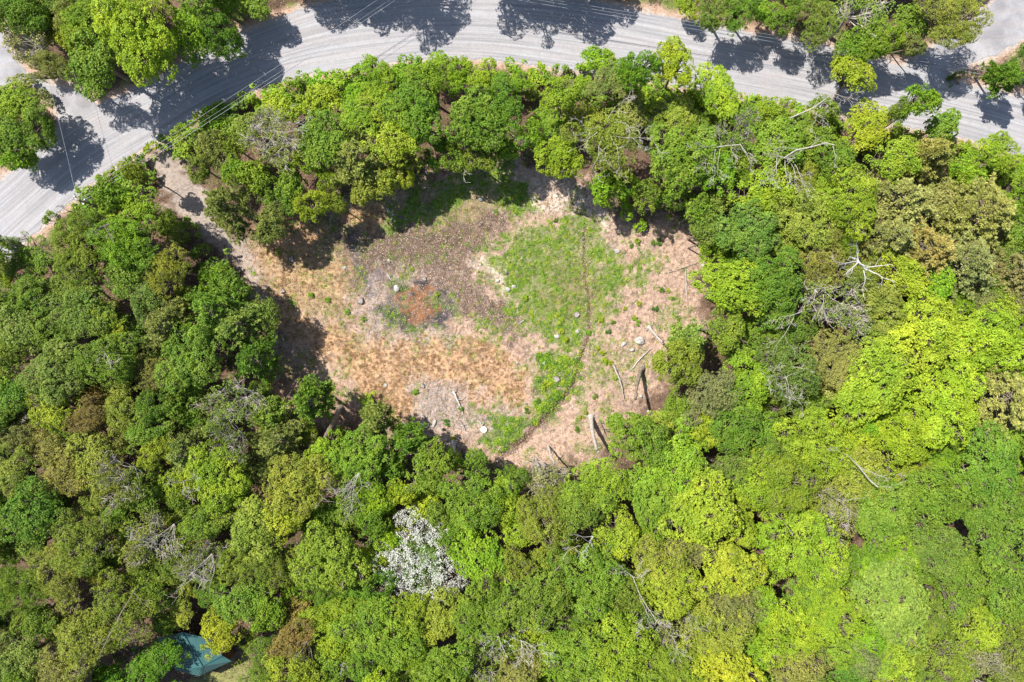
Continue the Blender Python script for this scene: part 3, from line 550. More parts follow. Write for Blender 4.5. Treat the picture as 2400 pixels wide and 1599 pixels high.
# ---------------------------------------------------------------- undergrowth and ground scatter
def rect(n, g): return g.uniform(-98, 98, n), g.uniform(-68, 68, n)
g = np.random.default_rng(21)
x, y = rect(9000, g); px, py = gpx(x, y); keep = forest_mask(px, py) & (vn(x, y, 5, 60) > .34)
x, y = x[keep], y[keep]; k = 26; n = len(x)
hh = g.uniform(.2, 3.2, n) * vn(x, y, 9, 61) * 1.3
c = np.repeat(np.c_[x, y, gz(x, y) + hh], k, 0) + g.normal(size=(n * k, 3)) * [.45, .45, .25]
nrm = unit(np.array([0, 0, 1.0]) + g.normal(size=c.shape) * .6); L = g.uniform(.14, .34, len(c))
V, F = kites(c, nrm, L, L * .7, g)
pal = np.stack([s2l(q) for q in ((92, 140, 30), (64, 116, 30), (128, 160, 34), (86, 124, 52), (146, 168, 50))])
cc = pal[np.repeat(g.integers(0, 5, n), k)] * g.uniform(.6, 1.2, (n * k, 1)) * .8
M_und = vcol_mat('undergrowth_leaf', trans=.25)
tag(link('undergrowth', mk_mesh('undergrowth', V, F, M_und, {'col': np.repeat(cc, 4, 0)})), 'low green saplings and brush filling the forest floor', 'undergrowth', kind='stuff')
# clearing scatter, weighted by the ground zones
def region(n, g, x0=-48, x1=36, y0=-26, y1=36):
    x = g.uniform(x0, x1, n); y = g.uniform(y0, y1, n); _, zs = ground_col(x, y); px, py = gpx(x, y)
    return x, y, px, py, zs
x, y, px, py, zs = region(330000, g)
incl = sdf(px, py, CLEAR) < 25; ndr = (zs['stream'] > 3.5) & (zs['road'] > 6)
clump = smooth(.40, .62, .6 * vn(x, y, 1.1, 80) + .4 * vn(x, y, .45, 81))
# low green herbs
wgt = (zs['green'] * .9 + zs['green2'] + zs['olive'] * .20 + zs['pink'] * .03 + zs['dry'] * .03 + zs['debris'] * .05 + zs['mud'] * .03) * (.12 + clump)
kp = incl & ndr & (g.random(len(x)) < wgt * .24); X0, Y0, Z0 = x[kp], y[kp], zs['green2'][kp]; k = 15; n = len(X0) * k; rr = .15 + .22 * g.random(len(X0)) + .38 * Z0 * g.random(len(X0))
o_ = unit(g.normal(size=(n, 3))); o_[:, 2] = np.abs(o_[:, 2]) * .8; R0 = np.repeat(rr, k); P_ = np.repeat(np.c_[X0, Y0, gz(X0, Y0)], k, 0) + o_ * R0[:, None]
nrm = unit(o_ * .7 + np.array([0, 0, .8]) + g.normal(size=(n, 3)) * .45); L = g.uniform(.09, .2, n) * (1 + .5 * np.repeat(Z0, k))
V, F = kites(P_, nrm, L, L * .6, g)
pal = np.stack([s2l(q) for q in ((122, 164, 42), (104, 150, 42), (152, 182, 56), (96, 132, 52), (178, 190, 60))])
cc = pal[np.repeat(g.integers(0, 5, n // k), k)] * g.uniform(.7, 1.2, (n, 1)); print('herbs', n)
tag(link('ground_cover', mk_mesh('ground_cover', V, F, M_und, {'col': np.repeat(cc, 4, 0)})), 'patches of low green herbs across the clearing', 'ground cover', kind='stuff')
# dry grass blades, combed by a slow swirl
wgt = (zs['dry'] + zs['dry2'] * .8 + zs['olive'] * .35 + zs['pink'] * .25 + zs['mud'] * .10 + zs['debris'] * .4 + zs['pale'] * .4 + zs['lawn'] * .5) * (.5 + .4 * vn(x, y, .9, 83) + .3 * vn(x * .5 + y, y * .6 - x * .8, .35, 87))
kp = incl & ndr & (g.random(len(x)) < wgt * .11); X0, Y0 = x[kp], y[kp]; k = 14; n = len(X0) * k; dryw = np.repeat(zs['dry'][kp], k); X1 = np.repeat(X0, k) + g.normal(size=n) * .09; Y1 = np.repeat(Y0, k) + g.normal(size=n) * .09
ang = 6.28 * vn(X1, Y1, 3.5, 84) + g.normal(size=n) * 1.0; el = g.uniform(.1, 1.1, n)
dr = np.stack([np.cos(ang) * np.cos(el), np.sin(ang) * np.cos(el), np.sin(el)], 1); L = g.uniform(.2, .62, n) * (.55 + .6 * dryw)
nrm = unit(np.array([0, 0, 1.0]) + g.normal(size=(n, 3)) * .3 ); nrm = unit(nrm - dr * (nrm * dr).sum(1, keepdims=True))
V, F = kites(np.c_[X1, Y1, gz(X1, Y1) + .03] + dr * L[:, None] * .5, nrm, L, g.uniform(.025, .06, n), g, dr)
pal = np.stack([s2l(q) for q in ((206, 172, 134), (190, 154, 116), (172, 136, 102), (222, 194, 164), (150, 118, 92))])
cc = pal[np.repeat(g.integers(0, 5, n // k), k)] * g.uniform(.75, 1.1, (n, 1)); M_straw = vcol_mat('straw', trans=.2); print('grass', n)
tag(link('dry_grass', mk_mesh('dry_grass', V, F, M_straw, {'col': np.repeat(cc, 4, 0)})), 'flattened tan dry grass sweeping over the clearing', 'dry grass', kind='stuff')
# fallen leaves and chips: clearing plus forest floor and verges
xa, ya = rect(90000, g); pxa, pya = gpx(xa, ya); fm = forest_mask(pxa, pya, -22)
wgt = (zs['pink'] + zs['pale'] * 1.3 + zs['debris'] * 1.3 + zs['redlit'] + zs['mud'] * 1.1 + zs['orange'] * .4 + zs['wet'] * .5 + .1) * .42
kp = incl & (zs['road'] > 6) & (g.random(len(x)) < wgt)
kp2 = (zs['stream'] < 14) & incl & (g.random(len(x)) < .5); kp |= kp2
X1 = np.r_[x[kp], xa[fm]]; Y1 = np.r_[y[kp], ya[fm]]; n = len(X1)
nrm = unit(np.array([0, 0, 1.0]) + g.normal(size=(n, 3)) * .35); L = g.uniform(.06, .17, n)
V, F = kites(np.c_[X1, Y1, gz(X1, Y1) + .03 + g.random(n) * .05], nrm, L, L * g.uniform(.5, .9, n), g)
pal = np.stack([s2l(q) for q in ((226, 198, 180), (206, 166, 142), (160, 116, 92), (238, 226, 214), (128, 96, 78), (216, 190, 164), (100, 78, 66))])
cc = pal[g.integers(0, 7, n)] * g.uniform(.7, 1.1, (n, 1)); M_lit = vcol_mat('fallen_leaf'); print('litter', n)
tag(link('leaf_litter', mk_mesh('leaf_litter', V, F, M_lit, {'col': np.repeat(cc, 4, 0)})), 'pinkish tan fallen leaves strewn on the ground', 'leaf litter', kind='stuff')
# twigs and slash
tb = Tubes()
wgt = zs['debris'] * 1.0 + zs['pink'] * .34 + zs['pale'] * .2 + zs['dry'] * .03 + zs['redlit'] * .4 + .02
kp = np.nonzero(incl & ndr & (g.random(len(x)) < wgt * .075))[0]
for q in kp:
    a = g.uniform(0, 6.28) if zs['pink'][q] < .5 else g.normal() * .9 + 2.2; L = g.uniform(.35, 1.9); z0 = float(gz(x[q], y[q])) + .05; bnd = g.normal() * .12
    p0 = np.array([x[q], y[q], z0]); dd = np.array([math.cos(a), math.sin(a), g.uniform(0, .12)])
    tb.add([p0, p0 + dd * L * .5 + np.array([-dd[1], dd[0], 0]) * bnd * L, p0 + dd * L], [.026, .022, .01], 3, False)
tag(link('twigs', tb.mesh('twigs', M_pale)), 'pale broken twigs scattered over the clearing', 'twigs', kind='stuff'); print('twigs', len(kp))
# verge weeds along the roads
x, y = rect(420000, g); px, py = gpx(x, y); rd = np.minimum(sdf(px, py, ROADPOLY), np.minimum(sdf(px, py, SIDE), sdf(px, py, DRIVE2)))
wv = smooth(8, 26, rd) * smooth(75, 40, rd) * smooth(.35, .6, vn(x, y, 1.6, 90)); wv = np.maximum(wv, .5 * (sdf(px, py, LAWN) < 0))
kp = (sdf(px, py, PATH) > 4) & (g.random(len(x)) < wv * .5) & (rd > 3); X1, Y1 = x[kp], y[kp]; n = len(X1)
nrm = unit(np.array([0, 0, 1.0]) + g.normal(size=(n, 3)) * .7); L = g.uniform(.12, .3, n)
V, F = kites(np.c_[X1, Y1, gz(X1, Y1) + g.random(n) * .25], nrm, L, L * .5, g)
pal = np.stack([s2l(q) for q in ((96, 136, 46), (84, 118, 44), (140, 156, 66), (160, 150, 96))]); cc = pal[g.integers(0, 4, n)] * g.uniform(.6, 1.1, (n, 1))
tag(link('verge_grass', mk_mesh('verge_grass', V, F, M_und, {'col': np.repeat(cc, 4, 0)})), 'rough green grass and weeds along the road verges', 'grass', kind='stuff'); print('verge', n)

# ---------------------------------------------------------------- dead trees, snags and logs
g = np.random.default_rng(5)
HUP = 1.2
def limb(tb, px, py, ang, L, h, r, depth, dh=1.5, curl=14):
    pts = [W(px, py, h)]; rad = [r]; a = ang; qx, qy = px, py; n = 6
    for i_ in range(n):
        a += g.normal() * curl; qx += math.cos(R(a)) * L / n; qy += math.sin(R(a)) * L / n; h2 = h + dh * (i_ + 1) / n
        pts.append(W(qx, qy, h2)); rad.append(max(.016, r * (1 - .72 * (i_ + 1) / n)))
        if depth > 0 and i_ >= 1 and g.random() < .62:
            limb(tb, qx, qy, a + g.choice([-1, 1]) * g.uniform(22, 55), L * g.uniform(.3, .55), h2, rad[-1] * .62, depth - 1, dh * .4, curl)
    tb.add(pts, rad, 5)
def dead_tree(label, px, py, h, limbs, mat, r=.12, depth=2, poly=None, cat='dead tree', name='dead_tree', dh=1.5):
    f_ = .6 if mat is not M_white else .72; r *= f_; depth += (1 if mat is not M_white else 0); h += HUP; poly = [(*q[:2], q[2] + (HUP if q[2] > 8 else 0), q[3] * f_) for q in poly] if poly else None
    base = W(px, py, h); gx, gy = base[0] * .995, base[1] * .995; z0 = float(gz(gx, gy))
    root = tag(link(name, None), label, cat, 'dead trees and snags'); root.location = (gx, gy, z0)
    off = np.array([gx, gy, z0])
    def fin(tb, nm):
        for q in range(len(tb.V)): tb.V[q] = tb.V[q] - off
        link(nm, tb.mesh(nm, mat), root)
    tb = Tubes(); tb.add([off - [0, 0, .3], off * .5 + base * .5 + [.1, .1, 0], base], [r * 2.2, r * 1.6, r * 1.15], 7)
    if poly: tb.add([W(*q[:3]) for q in poly], [q[3] for q in poly], 7)
    fin(tb, 'trunk')
    for (a, L, *rest) in limbs:
        sx_, sy_ = (rest[0], rest[1]) if len(rest) >= 2 else (px, py)
        tb = Tubes(); limb(tb, sx_, sy_, a, L, h, r * g.uniform(.65, .95), depth, dh); fin(tb, 'limb')
dead_tree('bleached white snag with bare spreading arms above tan crowns', 2012, 612, 17.5, [(-82, 34), (-155, 22), (172, 44), (125, 48), (35, 30), (5, 62, 2030, 628), (22, 58, 2032, 632), (75, 44, 2024, 634)], M_white, .17, 2, [(1992, 602, 17.6, .17), (2006, 608, 17.6, .24), (2024, 626, 17.6, .18), (2032, 634, 17.8, .14)])
dead_tree('twisted white snag in dark shade at the clearing top', 1093, 366, 7, [(-118, 52), (-20, 26), (105, 42), (-165, 24), (-65, 24), (60, 20)], M_white, .10, 2)
dead_tree('pale leaning dead tree reaching over the right road', 1880, 268, 10, [(-88, 78, 1905, 252), (72, 42, 1905, 256), (-30, 45, 1915, 250), (20, 60, 1950, 220), (-8, 40, 1940, 226), (100, 40, 1915, 262)], M_pale, .10, 2, [(1838, 283, 9.6, .22), (1868, 270, 10, .2), (1905, 254, 10.4, .17), (1935, 232, 10.8, .12), (1962, 212, 11, .08)])
dead_tree('grey dead tree with broken limbs fanned on green crowns', 1870, 352, 15, [(100, 55, 1820, 370), (120, 50, 1828, 372), (80, 55, 1840, 376), (60, 60, 1855, 385), (40, 60, 1862, 385), (-160, 50, 1868, 350), (170, 55, 1860, 372), (75, 35, 1952, 342), (-40, 40, 1900, 345), (140, 40, 1880, 352)], M_pale, .12, 2, [(1806, 362, 15, .14), (1838, 370, 15, .16), (1866, 352, 15, .18), (1905, 344, 15.2, .17), (1935, 335, 15.3, .14), (1956, 340, 15.3, .1)])
dead_tree('grey dead tree hanging bare limbs left of the broken limbs', 1690, 345, 12.5, [(98, 60, 1678, 350), (80, 62, 1686, 350), (112, 45, 1676, 350), (-170, 48, 1678, 340), (60, 45, 1738, 345), (90, 36, 1716, 345), (-100, 40)], M_pale, .09, 2, [(1676, 346, 12.5, .12), (1700, 342, 12.5, .13), (1735, 339, 12.7, .11), (1752, 362, 12.7, .06)])
dead_tree('bare grey limbs inside the wide mossy crown by the road', 1412, 300, 15.5, [(-55, 60, 1425, 278), (160, 45, 1400, 298), (12, 90, 1440, 318), (70, 70, 1430, 315), (95, 75, 1412, 320), (120, 60, 1400, 310), (-10, 60, 1440, 288)], M_pale, .10, 2)
dead_tree('bare grey limbs over the sage crown right of clearing', 1912, 678, 16.5, [(-25, 34), (95, 48), (65, 60, 1930, 690), (110, 44), (30, 60, 1935, 685), (140, 60, 1880, 730), (150, 90, 1860, 745)], M_pale, .11, 2, [(1906, 676, 16.6, .12), (1916, 686, 16.6, .14)])
dead_tree('white dead branches poking through a dark olive crown', 1842, 885, 16.8, [(-30, 42), (180, 48), (95, 40), (60, 48), (-115, 34), (150, 40), (20, 50, 1850, 915), (0, 40, 1855, 860)], M_pale, .07, 2)
dead_tree('long pale limb lying across olive crowns at right', 2020, 1105, 16.5, [(40, 60, 2040, 1130), (200, 45, 1995, 1072), (60, 50, 2010, 1090), (25, 70, 2020, 1100)], M_pale, .08, 1, [(1986, 1066, 16.6, .09), (2010, 1090, 16.6, .14), (2038, 1125, 16.6, .17), (2058, 1142, 16.6, .12)])
dead_tree('pale arching limb on a tan crown below the long limb', 1962, 1170, 16.2, [(5, 60), (25, 65), (-150, 30), (100, 30)], M_pale, .08, 1)
dead_tree('broken tan trunk with looping twigs in a dark gap', 1850, 1240, 10, [(150, 26), (170, 22), (-130, 30, 1835, 1220)], M_pale, .10, 2, [(1826, 1210, 10.3, .10), (1846, 1236, 10.2, .16), (1861, 1257, 10, .22)])
dead_tree('small white forked branches above the mid forest', 1390, 1258, 15, [(105, 22), (-165, 52), (150, 48), (175, 40, 1360, 1280)], M_white, .07, 2)
dead_tree('long thin fallen limb ending in a grey twig mass', 1484, 1352, 13, [(-120, 36), (-35, 30, 1485, 1354), (5, 30, 1485, 1354), (60, 60, 1500, 1400), (80, 50, 1515, 1420), (40, 50, 1515, 1425), (110, 40, 1520, 1430), (60, 40, 1530, 1440), (20, 70, 1570, 1490), (50, 70, 1575, 1490)], M_pale, .07, 2, [(1450, 1322, 13, .05), (1484, 1354, 13, .09), (1500, 1395, 13, .09), (1522, 1430, 13, .1), (1545, 1465, 13, .07)])
dead_tree('white forked dead branch, upper one near the bottom', 1252, 1448, 12, [(105, 34), (35, 38), (-60, 26), (60, 34), (140, 26)], M_white, .08, 2)
dead_tree('white dead branches fanned down, right one at bottom', 1222, 1502, 12, [(112, 46), (88, 52), (65, 46), (32, 66), (165, 26)], M_white, .08, 2)
dead_tree('white dead branches fanned down, middle one at bottom', 1168, 1490, 12, [(145, 42), (105, 56), (70, 46), (175, 36), (40, 30)], M_white, .07, 2)
dead_tree('white dead branches in a dark gap near the bottom', 844, 1532, 9, [(-60, 26), (132, 50), (98, 52), (72, 44), (-110, 30)], M_white, .08, 2)
dead_tree('grey white limbs fanned left above the green roof wood', 408, 1228, 15, [(140, 88), (126, 66), (82, 54), (60, 40), (150, 70)], M_pale, .08, 2)
dead_tree('silvery bare limbs hanging down, left of the blossom tree', 496, 1298, 14, [(142, 92), (96, 78), (102, 96), (120, 60), (80, 40)], M_pale, .08, 2)
dead_tree('dark grey stems slanting through the lower left wood', 312, 1388, 14, [(118, 70, 280, 1440), (125, 70, 260, 1480), (100, 60, 280, 1440), (60, 40)], M_bark, .09, 1, [(318, 1380, 14.2, .07), (282, 1440, 14.2, .13), (256, 1490, 14.2, .12), (232, 1540, 14.2, .08)])
dead_tree('tuft of silver twigs in the left wood', 246, 828, 16.5, [(90, 26), (62, 34), (118, 22), (75, 34), (-90, 14)], M_pale, .05, 1)
dead_tree('pale dead branches over brown ground near left edge', 72, 935, 8, [(58, 30), (102, 40), (132, 36), (-60, 24)], M_pale, .08, 2)
dead_tree('bundle of bare grey stems below the clearing', 842, 1108, 13, [(122, 105), (116, 90), (102, 90), (128, 70), (108, 60), (95, 50)], M_pale, .08, 1)
dead_tree('forked pale branch in the lower left green crowns', 430, 1128, 13, [(132, 34), (85, 40), (-155, 28), (60, 30), (-30, 24)], M_pale, .07, 2)
dead_tree('radiating grey bare crown near the driveway', 646, 308, 12.5, [(2, 74), (22, 62), (42, 52), (100, 44), (178, 46), (-90, 46), (-42, 54), (150, 44), (125, 44), (-130, 40)], M_pale, .07, 2)
dead_tree('leaning dark trunk with a pale broken tip left of driveway', 232, 536, 14, [(120, 34), (200, 28), (150, 26), (60, 26, 245, 530)], M_bark, .12, 2, [(366, 511, 3, .60), (330, 514, 7.5, .62), (298, 519, 11, .56), (262, 524, 13, .42), (232, 536, 14, .28)])
dead_tree('short dark limb crossing the verge left of driveway', 160, 495, 9.5, [(200, 22), (160, 22), (100, 20)], M_bark, .09, 2, [(246, 513, 7.5, .13), (205, 502, 8.6, .17), (160, 495, 9.5, .12)])
def snag(label, pts, rad, mat=M_pale, roots=0, name='snag', twigs=()):
    o0 = W(*pts[0]); z0 = float(gz(o0[0], o0[1])); off = np.array([o0[0], o0[1], z0])
    root = tag(link(name, None), label, name.replace('_', ' '), 'dead trees and snags'); root.location = off
    P_ = np.array([W(*q) for q in pts]) - [off[0], off[1], 0]; tb = Tubes()
    s_ = np.linspace(0, 1, 14); u_ = np.linspace(0, 1, len(P_)); Q = np.stack([np.interp(s_, u_, P_[:, k_]) for k_ in range(3)], 1)
    Q[1:-1] = .5 * Q[1:-1] + .25 * (Q[:-2] + Q[2:]); rr = np.interp(s_, u_, rad) * (1 + .08 * g.normal(size=14)); 
    if roots: rr[0] *= 1.6; rr[1] *= 1.2
    Q[:, :2] += g.normal(size=(14, 2)) * .03; tb.add(Q, rr, 9); link('trunk', tb.mesh('trunk', mat), root)
    for k_ in range(roots):
        a = g.uniform(0, 6.28); L = g.uniform(.7, 1.6); tb = Tubes()
        tb.add([[0, 0, .25], [math.cos(a) * L * .5, math.sin(a) * L * .5, .16], [math.cos(a + .3) * L, math.sin(a + .3) * L, -.05]], [rad[0] * .5, rad[0] * .32, .04], 5); link('root', tb.mesh('root', mat), root)
    for (f, a, L, h) in twigs:
        q = Q[int(f * 13)]; tb = Tubes(); tb.add([q, q + [math.cos(a) * L * .5, math.sin(a) * L * .5, h * .4], q + [math.cos(a + .3) * L, math.sin(a + .3) * L, h]], [.09, .06, .02], 5); link('branch', tb.mesh('branch', mat), root)
snag('short pale snag leaning beside the big boulder', [(1521, 767, 0), (1535, 783, 2.4), (1553, 804, 4.8)], [.30, .27, .20], M_pale, 4)
snag('smooth grey leaning trunk below the boulder', [(1504, 862, 0), (1498, 882, 2.6), (1492, 908, 5), (1489, 938, 7)], [.36, .33, .28, .2], M_bark, 2)
snag('bleached tall snag with rooted base at the clearing bottom right', [(1385, 976, 0), (1388, 1006, 2.8), (1392, 1030, 5.2), (1400, 1058, 8)], [.36, .34, .30, .22], M_pale, 5, twigs=[(.95, 3.0, 1.1, .6), (.95, .4, 1.0, .7)])
snag('thin grey snag at the clearing bottom edge', [(1284, 1044, 0), (1291, 1066, 3), (1301, 1092, 6)], [.20, .17, .10], M_pale, 0, twigs=[(.3, 2.6, 1.4, .8), (.5, 4.6, 1.2, .8), (.6, 1.2, 1.5, .9)])
snag('splayed grey snag left of the ditch mouth', [(1062, 1040, 0), (1064, 1066, 3), (1070, 1110, 7)], [.42, .32, .16], M_pale, 5, twigs=[(.2, 2.2, 1.2, .7), (.3, 5.2, 1.2, .7), (.7, 5.0, 1.4, .8), (.8, 3.6, 1.3, .7)])
snag('pale straight trunk in shade, uppermost at the left clearing edge', [(652, 822, 0), (630, 834, 4), (606, 849, 8)], [.30, .27, .22], M_bark)
snag('thick pale log stub in shade at the left clearing edge', [(656, 883, 0), (641, 894, 2.5), (625, 908, 5)], [.48, .44, .40], M_bark)
snag('thin slanting pole over reddish ground at the left edge of clearing', [(706, 878, 0), (688, 906, 4), (665, 944, 8)], [.16, .14, .09], M_bark)
snag('long curved trunk rising from deep shade at clearing lower left', [(797, 955, 0), (786, 982, 4), (773, 1005, 7), (757, 1032, 10)], [.46, .42, .38, .30], M_bark, 2)
snag('dim trunk left of the long curved trunk', [(738, 992, 0), (726, 1006, 4), (712, 1024, 8)], [.34, .30, .24], M_bark)
snag('forked fallen branch left of the grey leaning trunk', [(1437, 853, .35), (1448, 878, .45), (1457, 905, .4), (1462, 934, .3)], [.17, .16, .12, .06], M_pale, 0, 'fallen_branch', [(.35, -1.1, 2.0, .3), (.45, -.8, 3.0, .3), (.1, 1.9, .9, .3)])
snag('straight thin pale log lying upright in photo on pink ground', [(1607, 628, .2), (1609, 680, .25), (1612, 732, .2)], [.08, .07, .04], M_pale, 0, 'fallen_branch')
snag('slim pale pole slanting toward the round mossy tree', [(1476, 870, .25), (1503, 838, .4), (1527, 815, .5)], [.07, .07, .05], M_white, 0, 'fallen_branch')
snag('thin pale pole running to the right edge of clearing', [(1560, 640, .2), (1600, 628, .3), (1638, 612, .4)], [.05, .045, .03], M_pale, 0, 'fallen_branch')
snag('dark twiggy branch on pink ground near the tall snag', [(1405, 985, .3), (1412, 1003, .5), (1420, 1022, .4)], [.10, .09, .05], M_bark, 0, 'fallen_branch', [(.2, -.2, 1.6, .4), (.5, -.5, 2.2, .3)])
snag('pale broken stick left of the orange pool debris', [(909, 642, .2), (913, 652, .2), (918, 658, .2)], [.08, .08, .06], M_white, 0, 'fallen_branch')
snag('pale splintered branch on grey debris above the disc', [(1062, 916, .3), (1068, 930, .5), (1078, 952, .4), (1084, 968, .3)], [.16, .16, .14, .08], M_white, 0, 'fallen_branch', [(.3, 2.6, 1.3, .3), (.5, .3, 1.4, .3), (.2, 1.2, 1.1, .4)])
snag('short pale branch fork left of the disc', [(1076, 985, .2), (1086, 1000, .3), (1092, 1012, .2)], [.10, .09, .05], M_pale, 0, 'fallen_branch', [(.4, 0.2, .8, .2)])
snag('two-pronged pale stick just above the disc', [(1122, 985, .2), (1129, 997, .3), (1132, 1003, .3)], [.07, .07, .06], M_white, 0, 'fallen_branch', [(.6, 1.0, .8, .2)])
snag('pale stick lying right of the mud patch', [(1219, 757, .2), (1229, 750, .2)], [.09, .06], M_white, 0, 'fallen_branch')
snag('pale log lying by the path in forest shade', [(548, 676, .2), (575, 680, .3), (592, 690, .2)], [.15, .14, .10], M_pale, 0, 'fallen_branch', [(.3, 1.2, 1.6, .3)])
def rock(label, px, py, w_, h_, z_, mat, seed, rot=0, name='boulder', slab=False):
    import bmesh
    bm = bmesh.new(); bmesh.ops.create_icosphere(bm, subdivisions=4, radius=1.0); gg = np.random.default_rng(seed)
    pl = [(unit(gg.normal(size=3)), gg.uniform(.62, .9)) for _ in range(9)]
    for v in bm.verts:
        c_ = np.array(v.co)
        for n_, d_ in pl:
            s_ = c_ @ n_ - d_
            if s_ > 0: c_ = c_ - n_ * s_ * .88
        c_ = c_ * (1 + .07 * (vn(c_[0] + c_[2], c_[1], .3, seed % 40) - .5))
        v.co = (c_[0] * w_ / PPM * .46, c_[1] * h_ / PPM * .46, c_[2] * z_)
    me = bpy.data.meshes.new(name); bm.to_mesh(me); bm.free(); me.materials.append(mat)
    for p_ in me.polygons: p_.use_smooth = True
    q = W(px, py); o = tag(link(name, me), label, name.replace('_', ' '), 'stones of the clearing'); o.location = (q[0], q[1], float(gz(q[0], q[1])) + z_ * .12); o.rotation_euler = (0, 0, rot)
for i_, a in enumerate([
    ('big rounded pale grey boulder on pink ground', 1500, 799, 30, 22, .8, M_rockw, .1),
    ('small pale rock just below left of the big boulder', 1481, 820, 13, 11, .4, M_rockw, .5),
    ('long pale wedge rock left of the big boulder', 1462, 806, 18, 12, .4, M_rockw, .9),
    ('dark grey rock at the top edge of green herbs', 1446, 589, 17, 12, .4, M_rock, -.2),
    ('pale round rock beside the ditch', 1353, 777, 12, 11, .4, M_rockw, .2),
    ('grey flat rock left of the ditch', 1305, 789, 17, 11, .35, M_rock, -.1),
    ('white upright stone near the clearing top', 911, 494, 9, 15, .4, M_rockw, .5),
    ('pale small stone below the white upright stone', 921, 504, 10, 8, .3, M_rockw, .7),
    ('dark round stone right of the white upright stone', 941, 510, 12, 11, .4, M_rockd, 0),
    ('white stone in green herbs at clearing top', 1127, 467, 14, 13, .5, M_rockw, .2),
    ('white stone at the left tip of green herbs', 1190, 679, 15, 13, .45, M_rockw, .2),
    ('grey stone above the white stone by green herbs', 1167, 659, 11, 9, .35, M_rock, .6),
    ('dark stone at the left rim of green herbs', 1188, 640, 9, 9, .35, M_rockd, .6),
    ('white stone at far right side of herb patch centre', 1204, 672, 11, 12, .4, M_rockw, 1.2),
    ('white flat stone left of the blue wet strip', 808, 628, 15, 9, .3, M_rockw, .1),
    ('small white stone in dry grass', 755, 620, 7, 7, .25, M_rockw, .1),
    ('tiny pale stone left of the small white stone', 733, 624, 7, 6, .2, M_rockw, .1),
    ('cream stone above the orange pool', 912, 611, 11, 9, .3, M_rockw, .3),
    ('grey stone pile top above the orange pool', 929, 676, 16, 20, .5, M_rock, .6),
    ('pale angular block at the lower left debris', 994, 999, 28, 20, .55, M_rockw, .3),
    ('tall cream slab right of the pale angular block', 1018, 993, 10, 24, .45, M_rockw, -.3),
    ('pale slab in the tan dry grass', 903, 903, 17, 10, .35, M_rockw, -.5),
    ('cream boulder at the driveway mouth', 303, 394, 13, 18, .6, M_rockw, .3),
    ('pinkish boulder on the far side of the driveway', 412, 322, 11, 20, .5, M_rockw, .6),
    ('pale rock pile right of the grey leaning trunk', 1502, 929, 9, 9, .4, M_rockw, .2),
    ('white stone at the right rim of clearing under lime tree', 1647, 623, 15, 9, .4, M_rockw, .2),
    ('pale grey rock in shrubs below the clearing right', 1521, 966, 12, 12, .5, M_rockw, .2),
    ('small grey stone in dry grass near the ditch', 1212, 851, 8, 8, .3, M_rock, .2),
    ('pale stone on bare ground right of small grey stone', 1275, 851, 10, 9, .3, M_rockw, .2),
    ('pinkish grey rock by the lawn under rusty tree', 616, 1500, 15, 12, .6, M_rock, .8)]):
    rock(a[0], a[1], a[2], a[3], a[4], a[5], a[6], 100 + i_, a[7])
def stump(label, px, py, d_, h_, mat, seed):
    gg = np.random.default_rng(seed); q = W(px, py); z0 = float(gz(q[0], q[1])); rr = d_ / PPM / 2; th = np.arange(24) * math.pi / 12
    ra = rr * (1 + .12 * np.sin(th * 3 + gg.uniform(0, 6)) + .07 * gg.normal(size=24)); V = []; F = []
    for k_, (zz, sc) in enumerate(((-.1, 1.7), (h_ * .25, 1.2), (h_ * .7, 1.03), (h_, 1.0))): V += [(ra[j_] * sc * math.cos(th[j_]), ra[j_] * sc * math.sin(th[j_]), zz + (.05 * gg.normal() if k_ == 3 else 0)) for j_ in range(24)]
    for k_ in range(3): F += [[k_ * 24 + j_, k_ * 24 + (j_ + 1) % 24, (k_ + 1) * 24 + (j_ + 1) % 24, (k_ + 1) * 24 + j_] for j_ in range(24)]
    root = tag(link('tree_stump', None), label, 'stump', 'stumps of the clearing'); root.location = (q[0], q[1], z0)
    link('bark', mk_mesh('bark', V, F, M_bark, None, True), root)
    T_ = [(0, 0, h_ + .02)] + [(v[0] * .95, v[1] * .95, v[2] + .004) for v in V[-24:]]; link('cut_top', mk_mesh('cut_top', T_, [[0, j_ + 1, (j_ + 1) % 24 + 1] for j_ in range(24)], mat), root)
M_ctop = rough_mat('grey_cut', s2l((128, 118, 114)), s2l((178, 168, 162)), 6.0)
for i_, a in enumerate([('grey round stump left of the orange pool', 846, 706, 13, .45), ('dark ragged stump in dry grass at left', 664, 682, 9, .4), ('broken pale stump at upper left of clearing', 684, 608, 11, .4),
                        ('pinkish stump under lime bushes by the ditch', 1304, 889, 13, .5), ('grey stump at the top of the debris patch', 991, 905, 9, .35), ('weathered stump right edge of the pool debris', 995, 654, 9, .35),
                        ('pale stump in leafy ditch side herbs', 1352, 738, 12, .4)]):
    stump(*a, M_ctop, 300 + i_)
# bright round disc (a cut log end or lid) lying at the clearing bottom
q = W(1134, 1007); th = np.arange(32) * math.pi / 16; V = []
for zz, sc in ((0, .98), (.30, 1.0), (.36, .97), (.38, .90)): V += [(.58 * sc * math.cos(t_), .56 * sc * math.sin(t_), zz) for t_ in th]
F = [[k_ * 32 + j_, k_ * 32 + (j_ + 1) % 32, (k_ + 1) * 32 + (j_ + 1) % 32, (k_ + 1) * 32 + j_] for k_ in range(3) for j_ in range(32)] + [[96 + j_ for j_ in range(32)]]
M_disc = rough_mat('white_lid', s2l((226, 218, 190)), s2l((248, 244, 226)), 3.0, .6, .005)
o = tag(link('round_lid', mk_mesh('round_lid', V, F, M_disc, None, True)), 'bright cream round disc beside the ditch-side herbs', 'disc'); o.location = (q[0], q[1], float(gz(q[0], q[1])))
